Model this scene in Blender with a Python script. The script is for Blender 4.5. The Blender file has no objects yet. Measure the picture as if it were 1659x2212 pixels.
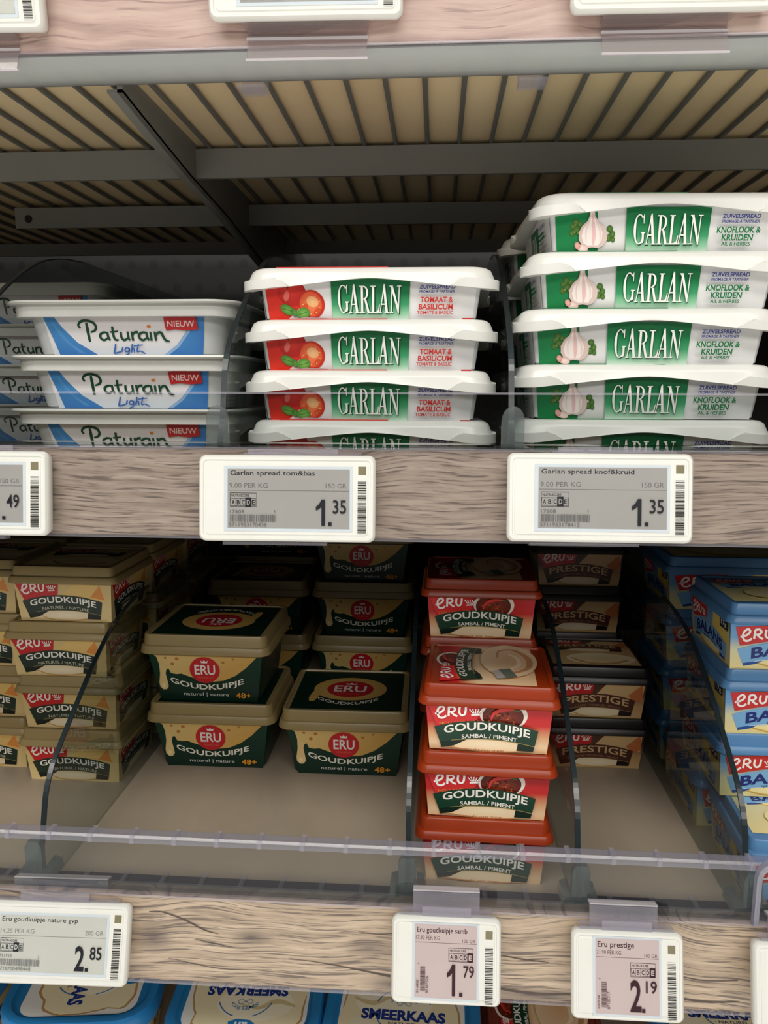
import bpy, bmesh, math, random
from mathutils import Vector, Matrix
random.seed(7)
D = bpy.data
SC = bpy.context.scene
COL = SC.collection
R = math.radians
pi = math.pi

# ------------------------------------------------------------------ camera, world, lights, exposure
cam = D.objects.new('camera', D.cameras.new('camera'))
COL.objects.link(cam)
cam.data.sensor_fit = 'VERTICAL'
cam.data.sensor_height = 24.0
cam.data.lens = 1650.0 / 2212.0 * 24.0
cam.data.clip_start = 0.01
cam.matrix_world = Matrix(((0.9976, -0.0136, 0.0677, 0.0), (0.0690, 0.1547, -0.9855, -0.385),
                           (0.0030, 0.9879, 0.1553, 0.0), (0, 0, 0, 1)))
SC.camera = cam
SC.view_settings.view_transform = 'Standard'
SC.view_settings.look = 'None'
SC.view_settings.gamma = 1.0
SC.view_settings.use_curve_mapping = False
SC.view_settings.exposure = -0.17
if hasattr(SC, 'cycles'):
    SC.cycles.transparent_max_bounces = 48   # many stacked sheets of clear plastic

WORLD = 1.8
w = D.worlds.new('store')
SC.world = w
w.use_nodes = True
nt = w.node_tree
bg = nt.nodes['Background']
# the store around the cabinet: bright floor below, darker aisle at eye level, pale ceiling above
_tc = nt.nodes.new('ShaderNodeTexCoord')
_sp = nt.nodes.new('ShaderNodeSeparateXYZ')
_mr = nt.nodes.new('ShaderNodeMapRange')
_mr.inputs['From Min'].default_value = -1.0
_mr.inputs['From Max'].default_value = 1.0
_rp = nt.nodes.new('ShaderNodeValToRGB')
nt.links.new(_tc.outputs['Generated'], _sp.inputs[0])
nt.links.new(_sp.outputs[2], _mr.inputs['Value'])
nt.links.new(_mr.outputs[0], _rp.inputs[0])
nt.links.new(_rp.outputs[0], bg.inputs['Color'])
bg.inputs['Strength'].default_value = WORLD
for _i, (_p, _v) in enumerate(((0.0, 1.0), (0.30, 0.80), (0.46, 0.07), (0.58, 0.04), (0.75, 0.12), (1.0, 0.2))):
    _e = _rp.color_ramp.elements[_i] if _i < 2 else _rp.color_ramp.elements.new(_p)
    _e.position = _p
    _e.color = (_v, _v * 0.95, _v * 0.88, 1)


def area(name, loc, target, sx, sy, power, col):
    l = D.lights.new(name, 'AREA')
    l.shape = 'RECTANGLE'
    l.size = sx
    l.size_y = sy
    l.energy = power
    l.color = col
    o = D.objects.new(name, l)
    COL.objects.link(o)
    o.location = loc
    o.rotation_euler = (Vector(target) - Vector(loc)).to_track_quat('-Z', 'Y').to_euler()
    return o


area('ceiling_light', (-0.25, -1.40, 1.85), (0, 0, -0.1), 3.0, 0.5, 57, (1.0, 0.965, 0.91))
area('aisle_light', (0.3, -2.6, 1.15), (0, 0, -0.1), 3.0, 0.5, 34, (1.0, 0.965, 0.91))


# ------------------------------------------------------------------ materials
def lin(c):
    return tuple((x / 255 / 12.92) if x / 255 <= 0.04045 else ((x / 255 + 0.055) / 1.055) ** 2.4 for x in c[:3])


def rgba(c):
    return (*lin(c), 1.0)


def plastic(name, c, rough=0.35, spec=0.5, metal=0.0, bump=0.0, trans=0.0):
    m = D.materials.new(name)
    m.use_nodes = True
    n = m.node_tree.nodes
    b = n['Principled BSDF']
    tc = n.new('ShaderNodeTexCoord')
    nz = n.new('ShaderNodeTexNoise')
    nz.inputs['Scale'].default_value = 60
    nz.inputs['Detail'].default_value = 4
    m.node_tree.links.new(tc.outputs['Object'], nz.inputs['Vector'])
    mx = n.new('ShaderNodeMix')
    mx.data_type = 'RGBA'
    mx.inputs[6].default_value = rgba(tuple(x * 0.95 for x in c))
    mx.inputs[7].default_value = rgba(c)
    m.node_tree.links.new(nz.outputs['Fac'], mx.inputs[0])
    m.node_tree.links.new(mx.outputs[2], b.inputs['Base Color'])
    b.inputs['Roughness'].default_value = rough
    b.inputs['Metallic'].default_value = metal
    b.inputs['Specular IOR Level'].default_value = spec
    if trans:
        b.inputs['Subsurface Weight'].default_value = trans
        b.inputs['Subsurface Radius'].default_value = (0.004, 0.002, 0.001)
        b.inputs['Subsurface Scale'].default_value = 0.5
    if bump:
        bp = n.new('ShaderNodeBump')
        bp.inputs['Strength'].default_value = bump
        bp.inputs['Distance'].default_value = 0.001
        m.node_tree.links.new(nz.outputs['Fac'], bp.inputs['Height'])
        m.node_tree.links.new(bp.outputs['Normal'], b.inputs['Normal'])
    return m


def clear(name, tint, rough=0.04, ior=1.45, body=None, bodyf=0.0):
    """transparent sheet plastic: tinted see-through with a Fresnel gloss, optionally milky"""
    m = D.materials.new(name)
    m.use_nodes = True
    n = m.node_tree.nodes
    L = m.node_tree.links
    n.remove(n['Principled BSDF'])
    out = n['Material Output']
    t = n.new('ShaderNodeBsdfTransparent')
    t.inputs['Color'].default_value = rgba(tint)
    g = n.new('ShaderNodeBsdfGlossy')
    g.inputs['Roughness'].default_value = rough
    fr = n.new('ShaderNodeFresnel')
    fr.inputs['IOR'].default_value = ior
    mx = n.new('ShaderNodeMixShader')
    geo = n.new('ShaderNodeNewGeometry')
    inv = n.new('ShaderNodeMath')
    inv.operation = 'SUBTRACT'
    inv.inputs[0].default_value = 1.0
    L.new(geo.outputs['Backfacing'], inv.inputs[1])
    mf = n.new('ShaderNodeMath')
    mf.operation = 'MULTIPLY'
    L.new(fr.outputs[0], mf.inputs[0])
    L.new(inv.outputs[0], mf.inputs[1])
    L.new(mf.outputs[0], mx.inputs[0])
    base = t
    if body:
        d = n.new('ShaderNodeBsdfDiffuse')
        d.inputs['Color'].default_value = rgba(body)
        m2 = n.new('ShaderNodeMixShader')
        m2.inputs[0].default_value = bodyf
        L.new(t.outputs[0], m2.inputs[1])
        L.new(d.outputs[0], m2.inputs[2])
        base = m2
    L.new(base.outputs[0], mx.inputs[1])
    L.new(g.outputs[0], mx.inputs[2])
    L.new(mx.outputs[0], out.inputs['Surface'])
    return m


def wood(name, c_dark, c_mid, c_light, c_crack, sx, sz, crack=0.42, seed=0.0, wob=0.02, kx=1.6, kz=2.7, knots=()):
    """printed wood grain running along x, streaks bent by a slow noise"""
    m = D.materials.new(name)
    m.use_nodes = True
    n = m.node_tree.nodes
    L = m.node_tree.links
    b = n['Principled BSDF']
    tc = n.new('ShaderNodeTexCoord')
    slow = n.new('ShaderNodeTexNoise')
    slow.inputs['Scale'].default_value = 14
    slow.inputs['Detail'].default_value = 1
    add0 = n.new('ShaderNodeVectorMath')
    add0.inputs[1].default_value = (seed, seed, seed)
    L.new(tc.outputs['Object'], add0.inputs[0])
    L.new(add0.outputs[0], slow.inputs['Vector'])
    sub = n.new('ShaderNodeVectorMath')
    sub.operation = 'MULTIPLY_ADD'
    sub.inputs[1].default_value = (0, 0, wob)
    L.new(slow.outputs['Color'], sub.inputs[0])
    L.new(add0.outputs[0], sub.inputs[2])

    def streak(kx, kz, detail, rough):
        v = n.new('ShaderNodeVectorMath')
        v.operation = 'MULTIPLY'
        v.inputs[1].default_value = (kx, 1, kz)
        L.new(sub.outputs[0], v.inputs[0])
        t = n.new('ShaderNodeTexNoise')
        t.inputs['Scale'].default_value = 1
        t.inputs['Detail'].default_value = detail
        t.inputs['Roughness'].default_value = rough
        L.new(v.outputs[0], t.inputs['Vector'])
        return t
    a = streak(sx, sz, 5, 0.65)
    r1 = n.new('ShaderNodeValToRGB')
    e = r1.color_ramp.elements
    e[0].position = 0.3
    e[0].color = rgba(c_dark)
    e[1].position = 0.72
    e[1].color = rgba(c_light)
    k = e.new(0.5)
    k.color = rgba(c_mid)
    L.new(a.outputs['Fac'], r1.inputs[0])
    c = streak(sx * kx, sz * kz, 3, 0.6)
    r2 = n.new('ShaderNodeValToRGB')
    e = r2.color_ramp.elements
    e[0].position = crack - 0.10
    e[0].color = (1, 1, 1, 1)
    e[1].position = crack
    e[1].color = (0, 0, 0, 1)
    L.new(c.outputs['Fac'], r2.inputs[0])
    mul = n.new('ShaderNodeMath')
    mul.operation = 'MULTIPLY'
    mul.inputs[1].default_value = 0.8
    L.new(r2.outputs[0], mul.inputs[0])
    mx = n.new('ShaderNodeMix')
    mx.data_type = 'RGBA'
    mx.inputs[7].default_value = rgba(c_crack)
    L.new(mul.outputs[0], mx.inputs[0])
    L.new(r1.outputs[0], mx.inputs[6])
    last = mx.outputs[2]
    for (qx, qz, rx, rz, amt) in knots:
        d = n.new('ShaderNodeVectorMath')
        d.operation = 'SUBTRACT'
        d.inputs[1].default_value = (qx, 0, qz)
        L.new(tc.outputs['Object'], d.inputs[0])
        e2 = n.new('ShaderNodeVectorMath')
        e2.operation = 'MULTIPLY'
        e2.inputs[1].default_value = (1 / rx, 0, 1 / rz)
        L.new(d.outputs[0], e2.inputs[0])
        ln = n.new('ShaderNodeVectorMath')
        ln.operation = 'LENGTH'
        L.new(e2.outputs[0], ln.inputs[0])
        mr = n.new('ShaderNodeMapRange')
        mr.inputs['From Min'].default_value = 1.2
        mr.inputs['From Max'].default_value = 0.1
        mr.inputs['To Max'].default_value = amt * 1.7
        L.new(ln.outputs['Value'], mr.inputs['Value'])
        mm = n.new('ShaderNodeMath')
        mm.operation = 'MULTIPLY'
        mm.use_clamp = True
        L.new(mr.outputs[0], mm.inputs[0])
        L.new(a.outputs['Fac'], mm.inputs[1])
        m3 = n.new('ShaderNodeMix')
        m3.data_type = 'RGBA'
        m3.inputs[7].default_value = rgba(c_crack)
        L.new(mm.outputs[0], m3.inputs[0])
        L.new(last, m3.inputs[6])
        last = m3.outputs[2]
    L.new(last, b.inputs['Base Color'])
    b.inputs['Roughness'].default_value = 0.42
    return m


def print_mat():
    m = D.materials.new('printed_label')
    m.use_nodes = True
    n = m.node_tree.nodes
    a = n.new('ShaderNodeAttribute')
    a.attribute_name = 'Col'
    b = n['Principled BSDF']
    m.node_tree.links.new(a.outputs['Color'], b.inputs['Base Color'])
    b.inputs['Roughness'].default_value = 0.38
    b.inputs['Specular IOR Level'].default_value = 0.35
    return m


PRINT = print_mat()
SCREEN = print_mat()
SCREEN.name = 'epaper_print'
SCREEN.node_tree.nodes['Principled BSDF'].inputs['Roughness'].default_value = 0.3
M_white = plastic('white_plastic', (228, 228, 222), 0.3)
M_whitegrey = plastic('pale_grey_plastic', (212, 214, 214), 0.35)
M_tag = plastic('tag_white', (232, 233, 226), 0.35)
M_orange = plastic('orange_lid_plastic', (150, 50, 13), 0.3)
M_redbody = plastic('red_cup', (176, 40, 34), 0.4)
M_beige = plastic('beige_plastic', (158, 138, 92), 0.35)
M_beigecup = plastic('beige_cup', (205, 178, 118), 0.4)
M_green = plastic('dark_green_plastic', (14, 46, 34), 0.35)
M_brown = plastic('dark_brown_plastic', (22, 17, 17), 0.35)
M_browncup = plastic('cream_cup', (190, 168, 130), 0.4)
M_blue = plastic('blue_plastic', (86, 136, 184), 0.3)
M_skyblue = plastic('sky_blue_plastic', (36, 128, 192), 0.3)
M_cream = plastic('cream_cup_plastic', (226, 210, 160), 0.4)
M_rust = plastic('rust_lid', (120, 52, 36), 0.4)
M_metal = plastic('grey_painted_steel', (118, 118, 112), 0.5, bump=0.05)
M_wire = plastic('grey_wire', (96, 97, 92), 0.5)
M_board = wood('beige_board', (192, 172, 134), (212, 192, 152), (222, 204, 166), (160, 140, 108), 3, 8, 0.2, 2.0)
M_deck = wood('beige_laminate', (152, 138, 120), (162, 148, 129), (170, 156, 137), (142, 128, 110), 8, 30, 0.2, 5.0)
M_woodm = wood('grey_brown_wood_print', (124, 110, 100), (146, 132, 120), (168, 154, 142), (76, 65, 62), 24, 420, 0.485, 1.0, 0.014, 1.5, 2.0)
M_woodl = wood('tan_wood_print', (142, 125, 108), (180, 160, 137), (206, 187, 163), (82, 72, 69), 20, 380, 0.482, 3.3, 0.020, 1.6, 2.2,
               [(-0.158, -0.309, 0.011, 0.010, 0.9), (-0.101, -0.306, 0.012, 0.005, 0.9), (-0.034, -0.309, 0.014, 0.006, 0.7), (-0.02, -0.331, 0.02, 0.005, 0.8), (0.06, -0.333, 0.03, 0.004, 0.9)])
M_woodu = wood('pinkish_wood_print', (158, 132, 124), (182, 156, 146), (198, 176, 162), (128, 104, 100), 12, 160, 0.42, 6.1, 0.026, 1.6, 2.4)
M_dark = plastic('dark_steel', (34, 34, 33), 0.55)
M_ink = plastic('dark_grain_ink', (70, 62, 60), 0.5)
M_clear = clear('clear_plastic', (236, 238, 238), 0.05, 1.45)
M_clearmilk = clear('clear_lavender_plastic', (243, 242, 246), 0.10, 1.45, (214, 212, 220), 0.16)
M_tint = clear('smoked_divider', (226, 230, 230), 0.03, 1.42)
M_edge = plastic('divider_edge', (30, 42, 46), 0.26, 0.6)
M_foot = clear('tinted_foot', (184, 196, 196), 0.08, 1.45, (168, 180, 180), 0.24)
M_lip = clear('milky_lip', (200, 206, 204), 0.28, 1.5, (216, 221, 219), 0.54)
M_slot = plastic('slot_grey', (62, 60, 72), 0.45)


# ------------------------------------------------------------------ mesh helpers
class MB:
    def __init__(self):
        self.v = []
        self.f = []
        self.mi = []
        self.c = []

    def face(self, idx, mi=0):
        self.f.append(idx)
        self.mi.append(mi)

    def ring(self, pts):
        s = len(self.v)
        self.v += [tuple(p) for p in pts]
        return list(range(s, s + len(pts)))

    def loft(self, rings, cap0=True, cap1=True, mi=0):
        ids = [self.ring(r) for r in rings]
        for a, b in zip(ids, ids[1:]):
            n = len(a)
            for i in range(n):
                j = (i + 1) % n
                self.face((a[i], a[j], b[j], b[i]), mi)
        if cap0:
            self.face(tuple(reversed(ids[0])), mi)
        if cap1:
            self.face(tuple(ids[-1]), mi)
        return ids

    def box(self, x0, x1, y0, y1, z0, z1, mi=0):
        self.loft([[(x0, y0, z0), (x1, y0, z0), (x1, y1, z0), (x0, y1, z0)],
                   [(x0, y0, z1), (x1, y0, z1), (x1, y1, z1), (x0, y1, z1)]], mi=mi)

    def prism(self, prof, axis, a, b, mi=0, mi_side=None):
        """prof: 2D points; axis 'x' -> (y,z) extruded along x; 'y' -> (x,z)"""
        if axis == 'x':
            f = lambda p, t: (t, p[0], p[1])
        elif axis == 'y':
            f = lambda p, t: (p[0], t, p[1])
        else:
            f = lambda p, t: (p[0], p[1], t)
        r0 = self.ring([f(p, a) for p in prof])
        r1 = self.ring([f(p, b) for p in prof])
        n = len(prof)
        for i in range(n):
            j = (i + 1) % n
            self.face((r0[i], r0[j], r1[j], r1[i]), mi if mi_side is None else mi_side)
        self.face(tuple(reversed(r0)), mi)
        self.face(tuple(r1), mi)

    def tube(self, p, q, r, n=8, mi=0):
        p = Vector(p)
        q = Vector(q)
        d = (q - p).normalized()
        u = d.orthogonal().normalized()
        v = d.cross(u)
        cs = [(math.cos(2 * pi * i / n) * r, math.sin(2 * pi * i / n) * r) for i in range(n)]
        self.loft([[p + u * a + v * b for a, b in cs], [q + u * a + v * b for a, b in cs]], mi=mi)

    def mesh(self, name, mats, smooth=None):
        me = D.meshes.new(name)
        me.from_pydata(self.v, [], self.f)
        for m in (mats if isinstance(mats, (list, tuple)) else [mats]):
            me.materials.append(m)
        for p, i in zip(me.polygons, self.mi):
            p.material_index = i
        bm = bmesh.new()
        bm.from_mesh(me)
        bmesh.ops.recalc_face_normals(bm, faces=bm.faces)
        bm.to_mesh(me)
        bm.free()
        if smooth:
            me.polygons.foreach_set('use_smooth', [True] * len(me.polygons))
            me.set_sharp_from_angle(angle=R(smooth))
        return me


def link(name, me, parent=None, loc=None, rot=None):
    o = D.objects.new(name, me)
    COL.objects.link(o)
    if parent:
        o.parent = parent
    if loc:
        o.location = loc
    if rot:
        o.rotation_euler = rot
    return o


def thing(name, label, cat, loc=(0, 0, 0), rot=(0, 0, 0), group=None, kind=None):
    o = link(name, None, None, loc, rot)
    o.empty_display_size = 0.01
    o['label'] = label
    o['category'] = cat
    if group:
        o['group'] = group
    if kind:
        o['kind'] = kind
    return o


def structure(name, me, label, cat):
    o = link(name, me)
    o['kind'] = 'structure'
    o['label'] = label
    o['category'] = cat
    return o


def rrect(w, d, r, z, k=5, m=1):
    """rounded rectangle ring, counter-clockwise from the front-right corner"""
    out = []
    cs = ((1, -1, -90), (1, 1, 0), (-1, 1, 90), (-1, -1, 180))
    arcs = []
    for sx, sy, a0 in cs:
        cx, cy = sx * (w / 2 - r), sy * (d / 2 - r)
        arcs.append([(cx + r * math.cos(R(a0 + 90 * i / k)), cy + r * math.sin(R(a0 + 90 * i / k))) for i in range(k + 1)])
    for i, a in enumerate(arcs):
        out += a
        b = arcs[(i + 1) % 4][0]
        for j in range(1, m):
            t = j / m
            out.append((a[-1][0] * (1 - t) + b[0] * t, a[-1][1] * (1 - t) + b[1] * t))
    zz = z if callable(z) else (lambda x, y: z)
    return [(x, y, zz(x, y)) for x, y in out]


# ------------------------------------------------------------------ printed artwork
_txt = {}


def glyphs(s, thick=0.0):
    key = (s, thick)
    if key not in _txt:
        cu = D.curves.new('txt', 'FONT')
        cu.body = s
        cu.size = 1
        cu.resolution_u = 3
        cu.offset = thick
        ob = D.objects.new('txt', cu)
        me = ob.to_mesh()
        vs = [(v.co.x, v.co.y) for v in me.vertices]
        fs = [tuple(p.vertices) for p in me.polygons]
        ob.to_mesh_clear()
        D.objects.remove(ob)
        D.curves.remove(cu)
        x0 = min(v[0] for v in vs)
        x1 = max(v[0] for v in vs)
        y0 = min(v[1] for v in vs)
        y1 = max(v[1] for v in vs)
        _txt[key] = ([((x - x0) / (x1 - x0), (y - y0) / (y1 - y0)) for x, y in vs], fs)
    return _txt[key]


class Art:
    """flat printed artwork drawn in its own units (x right, y down); s = metres per unit"""

    def __init__(self, xc, yb, s):
        self.xc, self.yb, self.s = xc, yb, s
        self.items = []
        self.layer = 0

    def add(self, pts, faces, col, warp=None):
        self.layer += 1
        self.items.append((pts, faces, col, warp, self.layer))

    def poly(self, pts, c, warp=None):
        self.add(list(pts), [tuple(range(len(pts)))], [c] * len(pts), warp)

    def rect(self, x0, y0, x1, y1, c, c2=None):
        self.add([(x0, y0), (x1, y0), (x1, y1), (x0, y1)], [(0, 1, 2, 3)], [c, c, c2 or c, c2 or c])

    def vgrad(self, xl, xr, stops):
        """stops: (y, colour) bands; xl / xr: numbers or functions of y"""
        pts, cs, fs = [], [], []
        for y, c in stops:
            pts += [(xl(y) if callable(xl) else xl, y), (xr(y) if callable(xr) else xr, y)]
            cs += [c, c]
        for i in range(len(stops) - 1):
            a = 2 * i
            fs.append((a, a + 1, a + 3, a + 2))
        self.add(pts, fs, cs)

    def ell(self, x, y, rx, ry, c, n=28, rot=0, c2=None):
        ca, sa = math.cos(R(rot)), math.sin(R(rot))
        pts = []
        for i in range(n):
            a = 2 * pi * i / n
            px, py = rx * math.cos(a), ry * math.sin(a)
            pts.append((x + px * ca - py * sa, y + px * sa + py * ca))
        if c2:
            pts.append((x, y))
            self.add(pts, [(i, (i + 1) % n, n) for i in range(n)], [c] * n + [c2])
        else:
            self.poly(pts, c)

    def stroke(self, pts, wd, c, warp=None, rnd=True):
        """pts (x,y) or (x,y,width); smooth ribbon"""
        P = [(p[0], p[1], p[2] if len(p) > 2 else wd) for p in pts]
        if len(P) > 2 and rnd:
            Q = []
            for i in range(len(P) - 1):
                p0 = P[max(i - 1, 0)]
                p1, p2 = P[i], P[i + 1]
                p3 = P[min(i + 2, len(P) - 1)]
                for k in range(5):
                    t = k / 5
                    Q.append(tuple(0.5 * ((2 * b) + (cc - a) * t + (2 * a - 5 * b + 4 * cc - d) * t * t +
                                          (3 * b - a - 3 * cc + d) * t ** 3) for a, b, cc, d in zip(p0, p1, p2, p3)))
            Q.append(P[-1])
            P = Q
        vs, fs = [], []
        for i, p in enumerate(P):
            a = P[max(i - 1, 0)]
            b = P[min(i + 1, len(P) - 1)]
            dx, dy = b[0] - a[0], b[1] - a[1]
            l = math.hypot(dx, dy) or 1
            nx, ny = -dy / l * p[2] / 2, dx / l * p[2] / 2
            vs += [(p[0] + nx, p[1] + ny), (p[0] - nx, p[1] - ny)]
            if i:
                k = 2 * i
                fs.append((k - 2, k - 1, k + 1, k))
        self.add(vs, fs, [c] * len(vs), warp)

    def text(self, s, x0, y0, x1, y1, c, thick=0.0, warp=None, rot=0):
        """text stretched to the box x0..x1, y0 (top)..y1 (bottom); rot in quarter turns clockwise"""
        if s == '1':
            one = [(1.0, 1.0), (0.62, 1.0), (0.62, 0.27), (0.36, 0.36), (0.0, 0.42), (0.0, 0.28), (0.34, 0.18), (0.62, 0.0), (1.0, 0.0)]
            self.poly([(x0 + a * (x1 - x0), y0 + b * (y1 - y0)) for a, b in one], c)
            return
        g, fs = glyphs(s, thick)
        pts = []
        for a, b in g:
            if rot == 1:
                a, b = b, 1 - a
            elif rot == 2:
                a, b = 1 - a, 1 - b
            elif rot == 3:
                a, b = 1 - b, a
            pts.append((x0 + a * (x1 - x0), y1 + b * (y0 - y1)))
        self.add(pts, fs, [c] * len(pts), warp)

    def mesh(self, name, place, mat=None, step=0.00004, base=0.0002):
        me = D.meshes.new(name)
        V, F, C = [], [], []
        for pts, faces, cols, warp, lay in self.items:
            s = len(V)
            for (x, y) in pts:
                if warp:
                    x, y = warp(x, y)
                V.append(place((x - self.xc) * self.s, (self.yb - y) * self.s, base + lay * step))
            F += [tuple(i + s for i in f) for f in faces]
            C += [(*lin(c), 1.0) for c in cols]
        me.from_pydata(V, [], F)
        at = me.color_attributes.new('Col', 'FLOAT_COLOR', 'POINT')
        at.data.foreach_set('color', [x for c in C for x in c])
        me.materials.append(mat or PRINT)
        return me


def face_place(y_bot, y_top, h, w_bot=1.0, w_top=1.0, side='front'):
    """map artwork (u, v, lift) on to a slanted cup wall; w_*: relative widths at v=0 and v=h"""
    nrm = math.hypot(h, y_top - y_bot)
    ny, nz = h / nrm, (y_top - y_bot) / nrm      # outward = (-y, ..)

    def f(u, v, l):
        t = v / h
        k = (w_bot + (w_top - w_bot) * t)
        y = y_bot + (y_top - y_bot) * t
        p = (u * k, -(y + l * ny), v - l * nz)
        if side == 'left':
            return (-(y + l * ny), -u * k, p[2])
        if side == 'right':
            return (y + l * ny, u * k, p[2])
        return p
    return f


def top_place(z, rot=0):
    def f(u, v, l):
        if rot == 2:
            u, v = -u, -v
        elif rot == 1:
            u, v = v, -u
        elif rot == 3:
            u, v = -v, u
        return (u, v, z + l)
    return f
WHITE = (246, 246, 242)


# ------------------------------------------------------------------ lettering drawn by hand
def garlan_word(A, x0, y0, x1, y1, c):
    """condensed high-contrast serif capitals, 330 x 100 design units"""
    sx, sy = (x1 - x0) / 357, (y1 - y0) / 100

    def X(p):
        return [(x0 + q[0] * sx, y1 - q[1] * sy) for q in p]

    def P(*p):
        A.poly(X(p), c)

    def arc(cx, cy, rx, ry, a0, a1, thick, thin, n=22):
        o, i = [], []
        for k in range(n + 1):
            a = R(a0 + (a1 - a0) * k / n)
            w = thin + (thick - thin) * abs(math.cos(a)) ** 1.5
            o.append((cx + rx * math.cos(a), cy + ry * math.sin(a)))
            i.append((cx + (rx - w) * math.cos(a), cy + (ry - min(w, 6)) * math.sin(a)))
        vs = X(o + i)
        m = n + 1
        A.add(vs, [(k, k + 1, m + k + 1, m + k) for k in range(n)], [c] * len(vs))
    # G
    arc(31, 51, 30, 51, 52, 322, 13, 4)
    P((42, 42), (62, 42), (62, 38), (57, 37), (57, 12), (52, 5), (46, 4), (46, 37), (42, 38))
    P((45, 92), (50, 88), (52, 70), (55, 70), (55, 101), (52, 101), (49, 94))

    def a_(o):
        P((o + 6, 0), (o + 11, 0), (o + 31, 92), (o + 31, 104), (o + 28, 104))
        P((o + 24, 96), (o + 34, 104), (o + 54, 0), (o + 40, 0), (o + 26, 82))
        P((o + 13, 34), (o + 42, 34), (o + 42, 29), (o + 12, 29))
        P((o + 0, 0), (o + 18, 0), (o + 18, 3.5), (o + 0, 3.5))
        P((o + 34, 0), (o + 60, 0), (o + 60, 3.5), (o + 34, 3.5))
    a_(62)
    # R
    P((132, 0), (144, 0), (144, 98), (132, 98))
    P((124, 0), (152, 0), (152, 3.5), (124, 3.5))
    P((124, 98), (152, 98), (152, 94), (124, 94))
    arc(146, 73, 27, 25, 90, -90, 12, 4)
    P((150, 50), (162, 48), (180, 3.5), (186, 3.5), (186, 0), (168, 0))
    # L
    P((194, 0), (206, 0), (206, 98), (194, 98))
    P((186, 94), (214, 94), (214, 98), (186, 98))
    P((186, 0), (234, 0), (238, 30), (234, 30), (228, 10), (216, 4.5), (186, 4.5))
    a_(231)
    # N
    P((302, 0), (307, 0), (307, 98), (302, 98))
    P((293, 98), (309, 98), (346, 16), (346, -2), (342, -2), (302, 86))
    P((342, -2), (347, -2), (347, 98), (342, 98))
    P((294, 0), (315, 0), (315, 3.5), (294, 3.5))
    P((291, 98), (310, 98), (310, 94.5), (291, 94.5))
    P((333, 98), (356, 98), (356, 94.5), (333, 94.5))


def eru_hand(A, ox, oy, k, c):
    """small hand-drawn lettering with a crown, about 38 x 12 units at k = 1"""
    def S(pts, w=1.8):
        A.stroke([(ox + x * k, oy + y * k) for x, y in pts], w * k, c)
    S([(0, 7.6), (5.2, 5.6), (7.6, 2.6), (6, 0.6), (3, 2.6), (2, 6.4), (3.2, 10.2), (6.4, 10.6), (9.2, 8.6)])
    S([(11.6, 0.8), (11, 9)])
    S([(11.4, 1), (15, 0.6), (16.6, 2.8), (14.6, 4.8), (11.6, 5.2)])
    S([(13.4, 5.2), (15.6, 7.4), (18.2, 8.8)])
    S([(20.4, 0.4), (20, 5.4), (22, 7.6), (24.6, 6), (25.4, 0.2)])
    S([(29.6, 7), (36.6, 6.4)], 1.2)
    for i in range(5):
        a = -34 + 17 * i
        bx, by = 31 + i * 1.1, 5.4
        tx, ty = bx + 4.4 * math.sin(R(a)), by - 4.2 * math.cos(R(a)) * 0.9
        A.stroke([(ox + bx * k, oy + by * k), (ox + tx * k, oy + ty * k)], 0.8 * k, c)
        A.ell(ox + tx * k, oy + ty * k, 0.6 * k, 0.6 * k, c, 8)


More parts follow.
